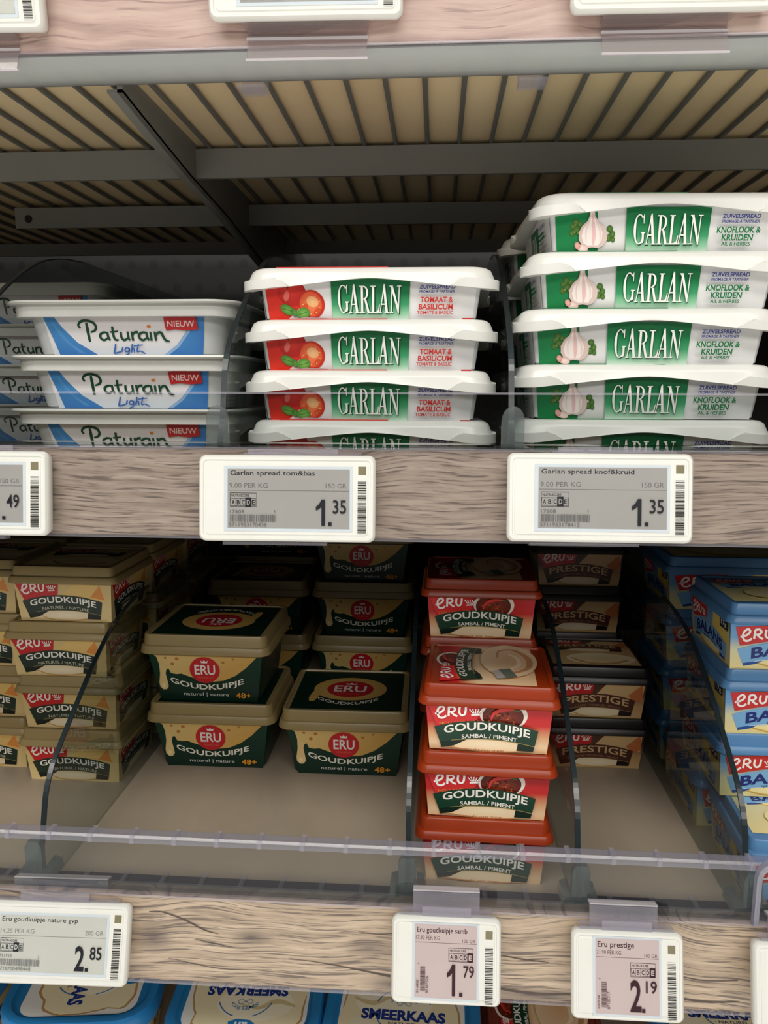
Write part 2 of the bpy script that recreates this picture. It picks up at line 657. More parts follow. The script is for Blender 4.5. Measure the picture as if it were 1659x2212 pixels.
# ------------------------------------------------------------------ swoosh-label tub
def art_swoosh():
    A = Art(780, 662, 0.0000966)
    A.vgrad(lambda y: 262 + (y - 398) * 0.17, lambda y: 1310 - (y - 398) * 0.13, [(398, (232, 226, 226)), (560, (238, 234, 234)), (662, (214, 222, 234))])
    b0, b1 = (72, 140, 202), (58, 120, 192)
    A.add([(262, 398), (330, 398), (385, 480), (470, 575), (605, 662), (345, 662), (310, 540)],
          [(0, 1, 2, 6), (6, 2, 3, 5), (5, 3, 4)], [b0, b0, b0, b0, b1, b1, b0])
    A.poly([(318, 430), (352, 480), (430, 585), (520, 650), (470, 640), (380, 560), (335, 490)], (84, 152, 212))
    A.add([(1228, 398), (1310, 398), (1296, 540), (1280, 662), (1020, 662), (1120, 590), (1190, 500)],
          [(0, 1, 2, 6), (6, 2, 3, 5), (5, 3, 4)], [b0, b0, b1, b1, b1, b0, b0])
    A.poly([(1200, 490), (1212, 505), (1130, 605), (1060, 655), (1030, 655), (1120, 592)], (150, 184, 224))
    g = (22, 70, 46)
    A.stroke([(546, 448, 15), (549, 500, 20), (553, 572, 15)], 18, g)
    A.stroke([(503, 484, 14), (492, 464, 14), (512, 442, 17), (550, 436, 16), (592, 450, 17), (606, 478, 17), (594, 500, 15), (566, 510, 10)], 15, g)

    def a(ox):
        A.stroke([(ox + 30, 512, 12), (ox + 8, 512, 14), (ox - 14, 528, 17), (ox - 8, 552, 16), (ox + 12, 560, 14), (ox + 34, 546, 11)], 14, g)
        A.stroke([(ox + 36, 508, 14), (ox + 38, 540, 16), (ox + 48, 562, 14)], 15, g)
    a(640)
    A.stroke([(712, 474, 15), (714, 535, 16), (724, 558, 15), (744, 558, 10)], 15, g)
    A.stroke([(692, 509), (745, 504)], 10, g)
    A.stroke([(764, 508, 15), (764, 542, 16), (780, 560, 15), (804, 548, 12)], 15, g)
    A.stroke([(808, 506, 14), (810, 545, 15), (818, 562, 12)], 14, g)
    A.stroke([(834, 506, 14), (838, 564, 16)], 15, g)
    A.stroke([(838, 532, 10), (852, 512, 14), (876, 510, 16)], 13, g)
    a(894)
    A.stroke([(956, 508, 14), (958, 564, 16)], 15, g)
    A.ell(950, 474, 13, 9, (226, 128, 40), 14)
    A.stroke([(984, 506, 14), (988, 564, 16)], 15, g)
    A.stroke([(988, 536, 10), (1004, 514, 14), (1026, 514, 16), (1038, 540, 17), (1052, 562, 15), (1078, 568, 6)], 15, g)
    bl = (56, 104, 178)
    A.stroke([(722, 584), (714, 615), (706, 642), (728, 640), (752, 632)], 10, bl)
    A.stroke([(766, 606), (756, 634)], 10, bl)
    A.stroke([(806, 612), (786, 610), (778, 630), (800, 632), (808, 610), (800, 645), (772, 658)], 8, bl)
    A.stroke([(832, 584), (818, 638)], 10, bl)
    A.stroke([(818, 626), (838, 612), (838, 638)], 8, bl)
    A.stroke([(872, 584), (856, 632), (880, 630), (910, 646)], 8, bl)
    A.stroke([(838, 598), (900, 590)], 7, bl)
    A.poly([(1052, 418), (1120, 412), (1180, 416), (1258, 410), (1262, 445), (1268, 492), (1190, 500), (1120, 492), (1062, 500), (1056, 470)], (196, 44, 46))
    A.text('NIEUW', 1072, 438, 1246, 476, (240, 214, 210), 0.012)
    return A


def kind_paturain(h=0.0335):
    b = MB()
    b.loft([rrect(0.112, 0.082, 0.012, 0.0), rrect(0.116, 0.086, 0.013, 0.0012), rrect(0.1265, 0.0965, 0.014, h - 0.006)])
    l = MB()
    l.loft([rrect(0.128, 0.098, 0.014, h - 0.0098), rrect(0.139, 0.108, 0.016, h - 0.0098), rrect(0.1395, 0.1085, 0.016, h - 0.0022),
            rrect(0.146, 0.115, 0.018, h - 0.0024), rrect(0.1482, 0.117, 0.019, h - 0.0014), rrect(0.147, 0.116, 0.0185, h - 0.0002),
            rrect(0.141, 0.110, 0.016, h), rrect(0.134, 0.104, 0.014, h - 0.0006)])
    A = art_swoosh()
    fp = face_place(0.0425, 0.0483, h - 0.006)
    return dict(h=h, cup=b.mesh('cup', M_whitegrey, 35), lid=l.mesh('lid', M_white, 35),
                front=A.mesh('front_label', fp), dfront=0.0585)


# ------------------------------------------------------------------ flat spread tub with arched lid
def art_spread(kind):
    A = Art(820, 384, 0.0000973)
    bg0, bg1 = (214, 214, 216), (236, 236, 234)
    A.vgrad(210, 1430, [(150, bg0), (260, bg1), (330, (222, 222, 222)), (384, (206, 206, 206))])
    GT, GB = (6, 104, 56), (176, 216, 186)
    if kind == 'tomato':
        A.vgrad(210, lambda y: 420 - max(0, y - 300) * 1.2, [(150, (206, 36, 26)), (300, (216, 44, 28)), (384, (214, 48, 28))])
        A.ell(362, 232, 84, 76, (188, 26, 24), 30, 0, (216, 52, 40))
        A.ell(330, 250, 16, 30, (226, 110, 96), 14, 20)
        A.poly([(306, 184), (330, 190), (352, 182), (372, 186), (352, 196), (344, 212), (330, 198), (312, 204)], (40, 66, 30))
        A.ell(474, 296, 78, 80, (196, 44, 24), 30)
        A.ell(470, 296, 66, 70, (222, 82, 44), 30, 0, (236, 134, 84))
        A.ell(480, 282, 36, 30, (240, 170, 112), 20, 20, (246, 196, 140))
        A.ell(432, 318, 16, 30, (208, 84, 40), 14, 30)
        A.ell(506, 334, 26, 14, (204, 76, 36), 14, -30)
        for i in range(7):
            a = R(-60 + 40 * i)
            A.ell(474 + 50 * math.cos(a), 298 + 52 * math.sin(a), 5, 3, (240, 186, 110), 8, math.degrees(a))
        A.ell(326, 326, 42, 27, (70, 128, 46), 18, 25, (112, 170, 74))
        A.ell(368, 342, 24, 18, (58, 112, 40), 14, 60, (92, 150, 60))
        A.ell(420, 346, 40, 30, (74, 134, 48), 18, -10, (126, 182, 82))
        A.stroke([(296, 318), (326, 326), (360, 336)], 3, (60, 112, 42))
        A.stroke([(392, 352), (420, 346), (450, 336)], 3, (60, 112, 42))
        A.poly([(340, 384), (430, 366), (560, 374), (590, 384)], (176, 160, 158))
    else:
        A.vgrad(210, 442, [(150, (10, 122, 66)), (300, (14, 132, 72)), (384, (12, 118, 62))])
        A.vgrad(442, 595, [(150, (216, 216, 216)), (330, (226, 226, 224)), (384, (196, 198, 194))])
        for x, y, rx, ry in ((308, 250, 20, 16), (322, 228, 18, 16), (300, 285, 17, 18), (326, 270, 20, 22), (346, 240, 16, 14),
                             (508, 262, 18, 18), (522, 290, 16, 20), (502, 310, 22, 18), (526, 318, 12, 14)):
            A.ell(x, y, rx, ry, (58, 96, 34), 12, 0, (96, 138, 60))
        for i in range(12):
            x, y = random.choice(((308, 255), (325, 280), (515, 280), (510, 310)))
            A.ell(x + random.uniform(-16, 16), y + random.uniform(-16, 16), 5, 3.5, random.choice(((120, 158, 80), (44, 80, 28))), 8)
        g0, g1 = (214, 192, 184), (240, 228, 222)
        A.poly([(398, 150), (424, 150), (426, 196), (446, 226), (476, 250), (494, 284), (492, 320), (470, 350), (440, 362), (410, 358),
                (380, 362), (352, 350), (334, 318), (336, 280), (356, 246), (386, 222), (396, 196)], g0)
        A.poly([(402, 160), (418, 160), (422, 210), (446, 240), (466, 280), (462, 322), (440, 350), (414, 348), (384, 350), (360, 336),
                (350, 300), (362, 260), (392, 228), (402, 200)], g1)
        A.stroke([(412, 180, 4), (416, 240, 16), (418, 300, 22), (414, 346, 8)], 10, (226, 188, 186))
        A.stroke([(396, 225, 3), (376, 270, 7), (376, 330, 4)], 6, (224, 204, 196))
        A.stroke([(430, 225, 3), (452, 270, 7), (452, 330, 4)], 6, (226, 206, 198))
        A.ell(350, 362, 36, 17, (226, 192, 184), 16, 12, (244, 226, 218))
        A.ell(326, 350, 16, 20, (206, 140, 128), 14, -20, (228, 184, 172))
    # logo panel: printed fade from deep green to pale at the foot
    A.vgrad(595, 1050, [(152, (4, 104, 56)), (235, (6, 116, 64)), (300, (58, 152, 100)), (350, (140, 198, 160)), (384, (200, 222, 204))])
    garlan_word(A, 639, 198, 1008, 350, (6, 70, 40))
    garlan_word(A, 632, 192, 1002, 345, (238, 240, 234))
    bl = (44, 52, 132)
    A.text('ZUIVELSPREAD', 1104, 191, 1310, 213, bl, 0.026)
    A.text('FROMAGE À TARTINER', 1106, 217, 1308, 236, bl, 0.022)
    if kind == 'tomato':
        rd = (196, 52, 44)
        A.text('TOMAAT &', 1114, 257, 1302, 289, rd, 0.03)
        A.text('BASILICUM', 1106, 296, 1306, 327, rd, 0.03)
        A.text('TOMATE & BASILIC', 1098, 334, 1308, 353, rd, 0.02)
        A.rect(1368, 374, 1428, 384, (190, 44, 44))
    else:
        gn = (20, 112, 62)
        A.text('KNOFLOOK &', 1084, 254, 1322, 288, gn, 0.03)
        A.text('KRUIDEN', 1116, 294, 1286, 327, gn, 0.03)
        A.text('AIL & HERBES', 1118, 333, 1278, 352, gn, 0.02)
    return A


def art_spread_side(kind):
    A = Art(0, 0, 0.0001)
    A.vgrad(-400, 400, [(-220, (206, 206, 206)), (-100, (226, 226, 224)), (0, (204, 204, 204))])
    A.vgrad(-190, 60, [(-200, (4, 104, 56)), (-100, (20, 124, 70)), (0, (160, 206, 174))])
    garlan_word(A, -170, -160, 40, -30, (238, 240, 234))
    A.text('ZUIVELSPREAD', 110, -180, 300, -160, (44, 52, 132), 0.012)
    c = (196, 52, 44) if kind == 'tomato' else (20, 112, 62)
    for i, wd in enumerate((150, 180, 120, 170, 140)):
        A.rect(110, -140 + 24 * i, 110 + wd, -128 + 24 * i, c if i < 2 else (150, 150, 150))
    return A


def kind_garlan(kind, h):
    W, Dp = 0.1448, 0.104
    mz = h - 0.0066
    b = MB()
    b.loft([rrect(0.116, 0.078, 0.003, 0.0), rrect(0.1195, 0.0815, 0.003, 0.001), rrect(0.1255, 0.0875, 0.003, mz + 0.002)])
    l = MB()

    def cw(x, y, w=W, d=Dp):
        t = max(0, abs(x) / (w / 2 - 0.012)) if abs(y) > d / 2 - 0.016 else max(0, abs(y) / (d / 2 - 0.012))
        t = min(1.0, t)
        return t
    arch = lambda t: 1.22 * t * t / (t + 0.22)
    zb = lambda x, y: h - 0.0066 - 0.0060 * arch(cw(x, y))

    def corner(x, y):
        t = cw(x, y)
        s = min(1, max(0, (t - 0.77) / 0.08))
        return s * s * (3 - 2 * s)
    zf = lambda x, y: zb(x, y) + 0.0002 + 0.0052 * corner(x, y)
    K, Mm = 6, 28

    def rr(ins, r, z):
        return rrect(W - 2 * ins, Dp - 2 * ins, r, z, K, Mm)

    def flange(r0, z):
        base = rr(0.0022, 0.013, z)
        out = rr(0.0, 0.0145, z)
        return [tuple(a[i] + (c_[i] - a[i]) * corner(a[0], a[1]) for i in range(2)) + (c_[2],) for a, c_ in zip(base, out)]
    l.loft([rr(0.009, 0.008, lambda x, y: zb(x, y) + 0.001), rr(0.0045, 0.012, zb), flange(0, zb), flange(0, lambda x, y: zf(x, y) - 0.0003),
            rr(0.0024, 0.013, zf), rr(0.0034, 0.013, lambda x, y: h - 0.0042), rr(0.0045, 0.0125, lambda x, y: h - 0.0018),
            rr(0.0066, 0.0115, lambda x, y: h - 0.0004), rr(0.0095, 0.010, lambda x, y: h), rr(0.013, 0.008, lambda x, y: h)])
    s = MB()
    s.box(-0.053, 0.010, -Dp / 2 + 0.0088, Dp / 2 - 0.012, h - 0.0002, h + 0.00045)
    hh = mz + 0.002
    fp = face_place(0.04075, 0.04375, hh, 0.97, 1.015)
    sp = face_place(0.05975, 0.06275, hh, 1, 1, 'left')
    c = (206, 40, 30) if kind == 'tomato' else (12, 120, 64)
    lm = plastic('red_lid_print' if kind == 'tomato' else 'green_lid_print', c, 0.4)
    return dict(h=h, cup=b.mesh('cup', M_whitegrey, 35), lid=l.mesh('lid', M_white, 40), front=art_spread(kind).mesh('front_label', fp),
                side=art_spread_side(kind).mesh('side_label', sp), lidlab=s.mesh('lid_label', lm), dfront=Dp / 2)


# ------------------------------------------------------------------ small square cheese tubs
def banner(A, c, cd, gold, dy=0.0):
    top = lambda x: dy * 1.6 + 12.4 + 6.9 * ((x - 48) / 42.5) ** 2
    bot = lambda x: dy + 28.3 + 4.7 * ((x - 48) / 41) ** 2
    A.poly([(9.5, 32.6), (10.5, 37.4), (21, 35.4), (33, 29), (20, 30)], cd)
    A.poly([(75, 29), (74, 37.2), (88, 37.4), (89, 32)], cd)
    xs = [5.5 + 85 * i / 16 for i in range(17)]
    xb = [9.5 + 79.3 * i / 16 for i in range(17)]
    A.add([(x, top(x)) for x in xs] + [(x, bot(x)) for x in xb], [(i, i + 1, 18 + i, 17 + i) for i in range(16)], [c] * 34)
    A.stroke([(x, bot(x)) for x in xb[2:]], 0.6, gold, None, False)
    return lambda x, y: (x, y + 6.9 * ((x - 48) / 42.5) ** 2)


def art_small(kind, lid=False):
    """100 x 40 unit front (lid: 100 x 86)"""
    A = Art(50, 40, 0.00080 if kind == 'balans' else 0.00075)
    H = 40
    if lid:
        H = 84
        A = Art(50, 43, 0.00069)
    txt = (240, 236, 226)
    if kind == 'sambal':
        A.vgrad(0, 100, [(0, (186, 34, 38)), (16, (196, 40, 40)), (26, (214, 160, 116)), (34, (232, 200, 160)), (H, (226, 188, 144))])
        A.ell(62, 8, 19, 13, (236, 226, 214), 30)
        A.ell(61.5, 9, 16.5, 11.5, (92, 26, 14), 30, 0, (134, 52, 28))
        for i in range(26):
            A.ell(61 + random.uniform(-12, 12), 10 + random.uniform(-4, 6), 1.1, 0.7, random.choice(((160, 66, 34), (74, 18, 10), (186, 92, 50))), 7, random.uniform(0, 90))
        A.stroke([(52, 12, 1), (54, 6, 2.6), (61, 2.5, 3), (70, 2, 1.4)], 2, (206, 54, 50))
        A.stroke([(69, 2), (74, 3)], 0.9, (70, 110, 50))
        A.poly([(2, 0), (42, 0), (41, 12), (8, 20)], (206, 42, 44))
        A.text('HOLLAND 1824', 10, 12.2, 42, 14.6, (208, 140, 60), 0.01, lambda x, y: (x, y + (42 - x) * 0.09))
        if lid:
            A.ell(60, 62, 42, 26, (236, 206, 168), 30, 0, (224, 178, 132))
            A.stroke([(24, 60, 3), (40, 78, 5), (66, 80, 6), (88, 68, 4), (84, 54, 3), (66, 52, 2)], 4, (194, 142, 96))
            A.stroke([(34, 58, 2), (46, 70, 4), (66, 70, 4), (76, 62, 2)], 3, (246, 222, 188))
            A.poly([(12, 50), (30, 46), (38, 62), (18, 68)], (170, 166, 160))
            A.poly([(14, 58), (34, 52), (38, 62), (18, 68)], (96, 110, 96))
        else:
            A.ell(50, 33, 40, 6, (238, 210, 168), 24, 0, (246, 226, 190))
            A.stroke([(14, 36), (40, 39), (70, 38.6), (84, 36)], 1, (196, 140, 90))
            A.text('smaakt naar meer', 30, 36.8, 64, 39.2, (170, 96, 60), 0.0)
        w_ = banner(A, (18, 58, 40), (10, 36, 26), (150, 132, 70))
        A.text('GOUDKUIPJE', 13.5, 13.6, 84, 22.4, txt, 0.022, w_)
        A.text('SAMBAL / PIMENT', 28, 23.6, 74, 27.2, txt, 0.012, w_)
        eru_hand(A, 7, 0.6, 0.98, (246, 242, 236))
    elif kind in ('naturel', 'prestige'):
        pr = kind == 'prestige'
        if pr:
            A.vgrad(0, 100, [(0, (70, 44, 34)), (14, (84, 54, 40)), (26, (190, 150, 100)), (H, (206, 172, 120))])
            A.poly([(60, 0), (98, 0), (98, 20), (42, 20)], (206, 172, 122))
            A.poly([(82, 14), (96, 1), (99, 18), (90, 22)], (188, 108, 60))
        else:
            A.vgrad(0, 100, [(0, (206, 180, 120)), (20, (214, 188, 128)), (30, (220, 194, 136)), (H, (222, 196, 140))])
            A.poly([(46, 14), (63, -0.2), (84, 0), (94, 14), (92, 18)], (222, 186, 112))
            A.poly([(78, 14), (88, 2), (93, 17)], (216, 138, 64))
        A.ell(50, 33.5, 36, 5, (228, 206, 166), 24, 0, (240, 226, 196))
        A.stroke([(20, 33), (36, 38.4), (60, 38.8), (80, 36)], 1.2, (196, 156, 90))
        A.poly([(0.5, 0), (46, 0), (44, 12), (8, 19)], (190, 36, 38))
        if lid:
            A.ell(58, 64, 40, 20, (236, 216, 176), 30, 0, (222, 194, 144))
            A.stroke([(24, 62, 3), (40, 78, 5), (66, 80, 6), (88, 68, 4)], 4, (190, 150, 92))
        w_ = banner(A, (74, 40, 30) if pr else (34, 50, 38), (26, 16, 12) if pr else (20, 30, 22), (150, 120, 80) if pr else (130, 120, 80))
        A.text('PRESTIGE' if pr else 'GOUDKUIPJE', 13.5, 13.8, 84, 22, (206, 168, 120) if pr else txt, 0.018, w_)
        A.text('CRÈME FROMAGE / PIKANT' if pr else 'NATUREL / NATURE', 26, 23.6, 76, 26.8, (160, 110, 80) if pr else (196, 192, 170), 0.004, w_)
        eru_hand(A, 6, 0.8, 0.98, (238, 226, 214))
    else:
        A.vgrad(0, 100, [(0, (84, 136, 186)), (14, (110, 160, 200)), (24, (214, 210, 170)), (H, (236, 218, 150))])
        A.poly([(60, 4), (78, 0), (98, 0), (98, 22), (56, 22)], (232, 206, 110))
        A.ell(55, 33.5, 38, 6, (240, 222, 150), 24, 0, (250, 238, 190))
        A.stroke([(16, 33), (36, 38), (62, 38.6), (84, 35)], 1.4, (206, 166, 80))
        w_ = banner(A, (122, 176, 220), (26, 74, 150), (200, 216, 232), 2.6)
        A.poly([(4, 5), (45, 2.2), (44, 13.5), (7.5, 20.5)], (200, 44, 44))
        A.text('BALANS', 16.5, 18.2, 82, 27.6, (24, 40, 116), 0.03, w_)
        A.text('NATUREL / NATURE', 34, 28.8, 68, 31, (40, 60, 120), 0.004, w_)
        eru_hand(A, 7.5, 6.0, 0.95, (246, 240, 236))
        A.rect(80, 2, 98, 10, (30, 34, 44))
        A.text('17g', 83, 3.4, 95, 8.6, (220, 224, 226), 0.01)
        if lid:
            A.ell(58, 60, 40, 22, (240, 224, 160), 30, 0, (250, 240, 204))
    return A


def kind_small(kind, cupm, lidm, h=0.0425):
    wb, wt = (0.0735, 0.0798) if kind == 'balans' else (0.069, 0.0755)
    b = MB()
    b.loft([rrect(wb - 0.003, wb - 0.005, 0.004, 0.0), rrect(wb, wb - 0.002, 0.0045, 0.0012), rrect(wt, wt - 0.002, 0.005, 0.0325)])
    l = MB()
    l.loft([rrect(wt - 0.0015, wt - 0.0035, 0.004, 0.0312), rrect(0.083, 0.081, 0.006, 0.0300), rrect(0.0842, 0.0822, 0.0065, 0.0306), rrect(0.0838, 0.0818, 0.0062, 0.0316),
            rrect(0.0816, 0.0796, 0.0055, 0.0344), rrect(0.0808, 0.0788, 0.0052, 0.0350), rrect(0.0780, 0.0760, 0.0045, 0.0354), rrect(0.0768, 0.0748, 0.0042, 0.0417), rrect(0.0758, 0.0738, 0.004, h),
            rrect(0.0710, 0.0690, 0.003, h), rrect(0.0704, 0.0684, 0.003, h - 0.0011)])
    hb = 0.0325
    y0, y1 = (wb - 0.002) / 2, (wt - 0.002) / 2
    fr = face_place(y0, y1, hb, 0.93, 1.0)
    A = art_small(kind)
    d = dict(h=h, cup=b.mesh('cup', cupm, 35), lid=l.mesh('lid', lidm, 35), front=A.mesh('front_label', fr),
             lidlab=art_small(kind, True).mesh('lid_label', top_place(h - 0.0011, 3 if kind == 'sambal' else 0)), dfront=0.0411)
    if kind in ('naturel', 'prestige'):
        d['side'] = A.mesh('side_label', face_place(wb / 2, wt / 2, hb, 0.90, 0.97, 'right'))
    elif kind == 'balans':
        d['side'] = A.mesh('side_label', face_place(wb / 2, wt / 2, hb, 0.90, 0.97, 'left'))
    return d


# ------------------------------------------------------------------ larger dark green tub
def red_disc(A, x, y, rx, ry):
    A.ell(x, y, rx, ry, (196, 38, 42), 36)
    k, j = rx / 92, ry / 84
    A.text('ERU', x - 62 * k, y - 34 * j, x + 64 * k, y + 30 * j, (240, 232, 226), 0.02)
    A.poly([(x - 18 * k, y - 46 * j), (x - 22 * k, y - 62 * j), (x - 9 * k, y - 55 * j), (x, y - 66 * j), (x + 9 * k, y - 55 * j), (x + 22 * k, y - 62 * j), (x + 18 * k, y - 46 * j)], (240, 232, 226))
    A.text('HOLLAND 1824', x - 44 * k, y + 42 * j, x + 46 * k, y + 54 * j, (222, 110, 100), 0.0)


def art_drip():
    A = Art(435, 1000, 0.000132)
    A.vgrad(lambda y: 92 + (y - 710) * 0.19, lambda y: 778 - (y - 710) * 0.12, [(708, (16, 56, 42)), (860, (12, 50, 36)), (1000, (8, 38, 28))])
    ch = (222, 188, 116)
    pts = [(118, 708), (138, 724), (150, 770), (150, 830), (140, 890), (142, 918), (160, 936), (182, 934), (196, 914), (192, 880), (184, 830), (192, 802), (206, 798),
           (218, 826), (250, 832), (282, 828), (330, 846), (400, 868), (470, 876), (540, 866), (610, 834), (680, 780), (748, 708)]
    A.add(pts, [tuple(range(len(pts)))], [(226, 196, 128)] * 4 + [(230, 200, 140)] * 8 + [ch] * 6 + [(212, 168, 90)] * 5)
    A.ell(166, 908, 12, 18, (238, 212, 156), 16, 0, (246, 228, 184))
    for x, y, r in ((192, 728, 9), (262, 732, 12), (232, 766, 12), (542, 748, 10), (604, 726, 8)):
        A.ell(x, y, r, r * 0.8, (186, 120, 56), 12)
    red_disc(A, 428, 800, 92, 84)
    smile = lambda x, y: (x, y - 46 * ((x - 436) / 226) ** 2)
    A.text('GOUDKUIPJE', 212, 892, 662, 938, (236, 232, 216), 0.022, smile)
    A.text('naturel | nature', 288, 946, 568, 974, (214, 216, 206), 0.0)
    A.text('48+', 612, 940, 706, 976, (226, 150, 40), 0.02)
    return A


def art_drip_lid():
    A = Art(0, 0, 0.000128)
    A.rect(-340, -310, 340, 310, (10, 40, 30))
    A.ell(0, -20, 235, 190, (206, 164, 88), 40, 0, (222, 184, 112))
    A.poly([(-225, 10), (-180, 60), (-190, 130), (-206, 190), (-236, 196), (-246, 150), (-240, 80)], (206, 164, 88))
    A.ell(0, -14, 150, 134, (190, 36, 40), 36)
    A.text('ERU', -104, -70, 104, 34, (236, 226, 220), 0.02)
    A.poly([(-30, -84), (-38, -112), (-15, -100), (0, -118), (15, -100), (38, -112), (30, -84)], (236, 226, 220))
    A.text('HOLLAND 1824', -70, 56, 70, 76, (222, 110, 100), 0.0)
    A.text('GOUDKUIPJE', -190, 190, 190, 244, (230, 226, 210), 0.02, lambda x, y: (x, y - 80 * (x / 190) ** 2 + 10))
    return A


def kind_drip(h=0.0555):
    wb, wt = 0.083, 0.0935
    b = MB()
    b.loft([rrect(wb - 0.004, wb - 0.012, 0.006, 0.0), rrect(wb, wb - 0.008, 0.007, 0.0014), rrect(wt, wt - 0.008, 0.008, 0.0435)])
    l = MB()
    l.loft([rrect(0.092, 0.084, 0.007, 0.0417), rrect(0.103, 0.095, 0.009, 0.0403), rrect(0.1042, 0.0962, 0.0095, 0.0409), rrect(0.1038, 0.0958, 0.009, 0.0421),
            rrect(0.1022, 0.0942, 0.0085, 0.0459), rrect(0.1014, 0.0934, 0.008, 0.0466), rrect(0.0990, 0.0910, 0.0075, 0.0471), rrect(0.0978, 0.0898, 0.007, 0.0543), rrect(0.0966, 0.0886, 0.0065, h),
            rrect(0.0925, 0.0845, 0.005, h), rrect(0.0918, 0.0838, 0.005, h - 0.001)])
    fp = face_place((wb - 0.008) / 2, (wt - 0.008) / 2, 0.0435, 0.98, 1.0)
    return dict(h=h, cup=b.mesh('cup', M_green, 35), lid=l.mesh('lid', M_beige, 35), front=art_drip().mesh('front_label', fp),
                lidlab=art_drip_lid().mesh('lid_label', top_place(h - 0.001)),
                lidlab_turned=art_drip_lid().mesh('lid_label', top_place(h - 0.001, 2)), dfront=0.0481)


def place(kd, name, label, x, yfront, z, group, rz=0.0, lean=(0, 0), cat='tub', turned=False, sx=1.0):
    t = thing(name, label, cat, (x, yfront + kd['dfront'], z), (R(lean[0]), R(lean[1]), R(rz)), group)
    if sx != 1.0:
        t.scale = (sx, 1, 1)
    link('cup', kd['cup'], t)
    lid = link('lid', kd['lid'], t)
    link('front_label', kd['front'], t)
    if 'side' in kd:
        link('side_label', kd['side'], t)
    ll = kd.get('lidlab_turned') if turned else kd.get('lidlab')
    if ll:
        link('lid_label', ll, lid)
    return t
# ------------------------------------------------------------------ cabinet
XL, XR = -0.66, 0.60
FM, FL, FB = -0.0445, -0.298, -0.470       # decks of the three lower shelves


def wall(name, x0, x1, y0, y1, z0, z1, mat, label, cat='wall'):
    b = MB()
    b.box(x0, x1, y0, y1, z0, z1)
    return structure(name, b.mesh(name, mat), label, cat)


def perforated():
    m = plastic('perforated_steel', (30, 30, 29), 0.6)
    n = m.node_tree.nodes
    L = m.node_tree.links
    b = n['Principled BSDF']
    old = b.inputs['Base Color'].links[0].from_socket
    tc = n.new('ShaderNodeTexCoord')
    sc = n.new('ShaderNodeVectorMath')
    sc.operation = 'SCALE'
    sc.inputs['Scale'].default_value = 1 / 0.0282
    L.new(tc.outputs['Object'], sc.inputs[0])
    fr = n.new('ShaderNodeVectorMath')
    fr.operation = 'FRACTION'
    L.new(sc.outputs[0], fr.inputs[0])
    sp = n.new('ShaderNodeSeparateXYZ')
    L.new(fr.outputs[0], sp.inputs[0])
    cb = n.new('ShaderNodeCombineXYZ')
    L.new(sp.outputs[0], cb.inputs[0])
    L.new(sp.outputs[2], cb.inputs[1])
    ds = n.new('ShaderNodeVectorMath')
    ds.operation = 'DISTANCE'
    ds.inputs[1].default_value = (0.5, 0.5, 0)
    L.new(cb.outputs[0], ds.inputs[0])
    lt = n.new('ShaderNodeMath')
    lt.operation = 'LESS_THAN'
    lt.inputs[1].default_value = 0.19
    L.new(ds.outputs['Value'], lt.inputs[0])
    mx = n.new('ShaderNodeMix')
    mx.data_type = 'RGBA'
    L.new(lt.outputs[0], mx.inputs[0])
    L.new(old, mx.inputs[6])
    mx.inputs[7].default_value = (0.004, 0.004, 0.004, 1)
    L.new(mx.outputs[2], b.inputs['Base Color'])
    return m


wall('wall_back', XL, XR, 0.575, 0.590, -0.60, 0.62, perforated(), 'dark grey perforated steel back panel of the cabinet', 'wall')
wall('light_block_left', XL - 0.02, XL, 0.0, 0.59, -0.60, 0.62, M_dark, 'unseen dark side panel added at the left end to keep light out of the cabinet', 'wall')  # out of view, added to close off the dark shelf interior
wall('light_block_right', XR, XR + 0.02, 0.0, 0.59, -0.60, 0.62, M_dark, 'unseen dark side panel added at the right end to keep light out of the cabinet', 'wall')  # same added light blocker for the other end, also out of view


def rail(parent, z0, z1, mat, inks=()):
    """wood-print price rail with thin clear channel lips along both edges"""
    b = MB()
    b.box(XL, XR, 0.0, 0.010, z0 + 0.0012, z1 - 0.0012)
    A = Art(0, 0, 0.001)
    for pts in inks:
        A.stroke(pts, 1.0, (74, 64, 60))
    link('wood_strip', b.mesh('wood_strip', mat), parent)
    c = MB()
    c.box(XL, XR, -0.0016, 0.0100, z1 - 0.0012, z1)
    c.box(XL, XR, -0.0016, 0.0100, z0, z0 + 0.0012)
    link('channel_lip', c.mesh('channel_lip', M_clearmilk), parent)
    return A if inks else None


def front(label):
    return thing('price_rail', label, 'price rail')


# ---- upper wire shelf
uf = front('pinkish wood-print price rail with milky underside strip along the top')
rail(uf, 0.1592, 0.2085, M_woodu)
up = thing('wire_shelf', 'top wire shelf with beige board and grey crossbars, seen from below', 'shelf', (0, 0, 0))
ZW = 0.1655
x = XL + 0.012
while x < XR:
    b = MB()
    b.tube((x, 0.006, ZW), (x, 0.505, ZW), 0.0015, 8)
    link('wire', b.mesh('wire', M_wire, 40), up)
    x += 0.0213
b = MB()
b.box(XL, XR, 0.008, 0.190, ZW + 0.0017, ZW + 0.012)
b.box(XL, XR, 0.1906, 0.505, ZW + 0.0018, ZW + 0.012)
link('shelf_board', b.mesh('shelf_board', M_board), up)
for nm, (ya, zt, zb, xa, xb) in (('front', (0.160, 0.1640, 0.1450, XL, XR)), ('mid', (0.310, 0.1620, 0.1445, -0.381, XR)), ('rear', (0.480, 0.1630, 0.1500, XL, XR))):
    b = MB()
    b.box(xa, xb, ya, ya + 0.003, zb, zt)
    if nm == 'mid':
        pass
    link('crossbar', b.mesh('crossbar', M_metal), up)
b = MB()
cyl = [(-0.3686 + 0.0034 * math.cos(2 * pi * i / 16), 0.1525 + 0.0034 * math.sin(2 * pi * i / 16)) for i in range(16)]
b.prism(cyl, 'y', 0.3094, 0.3105)
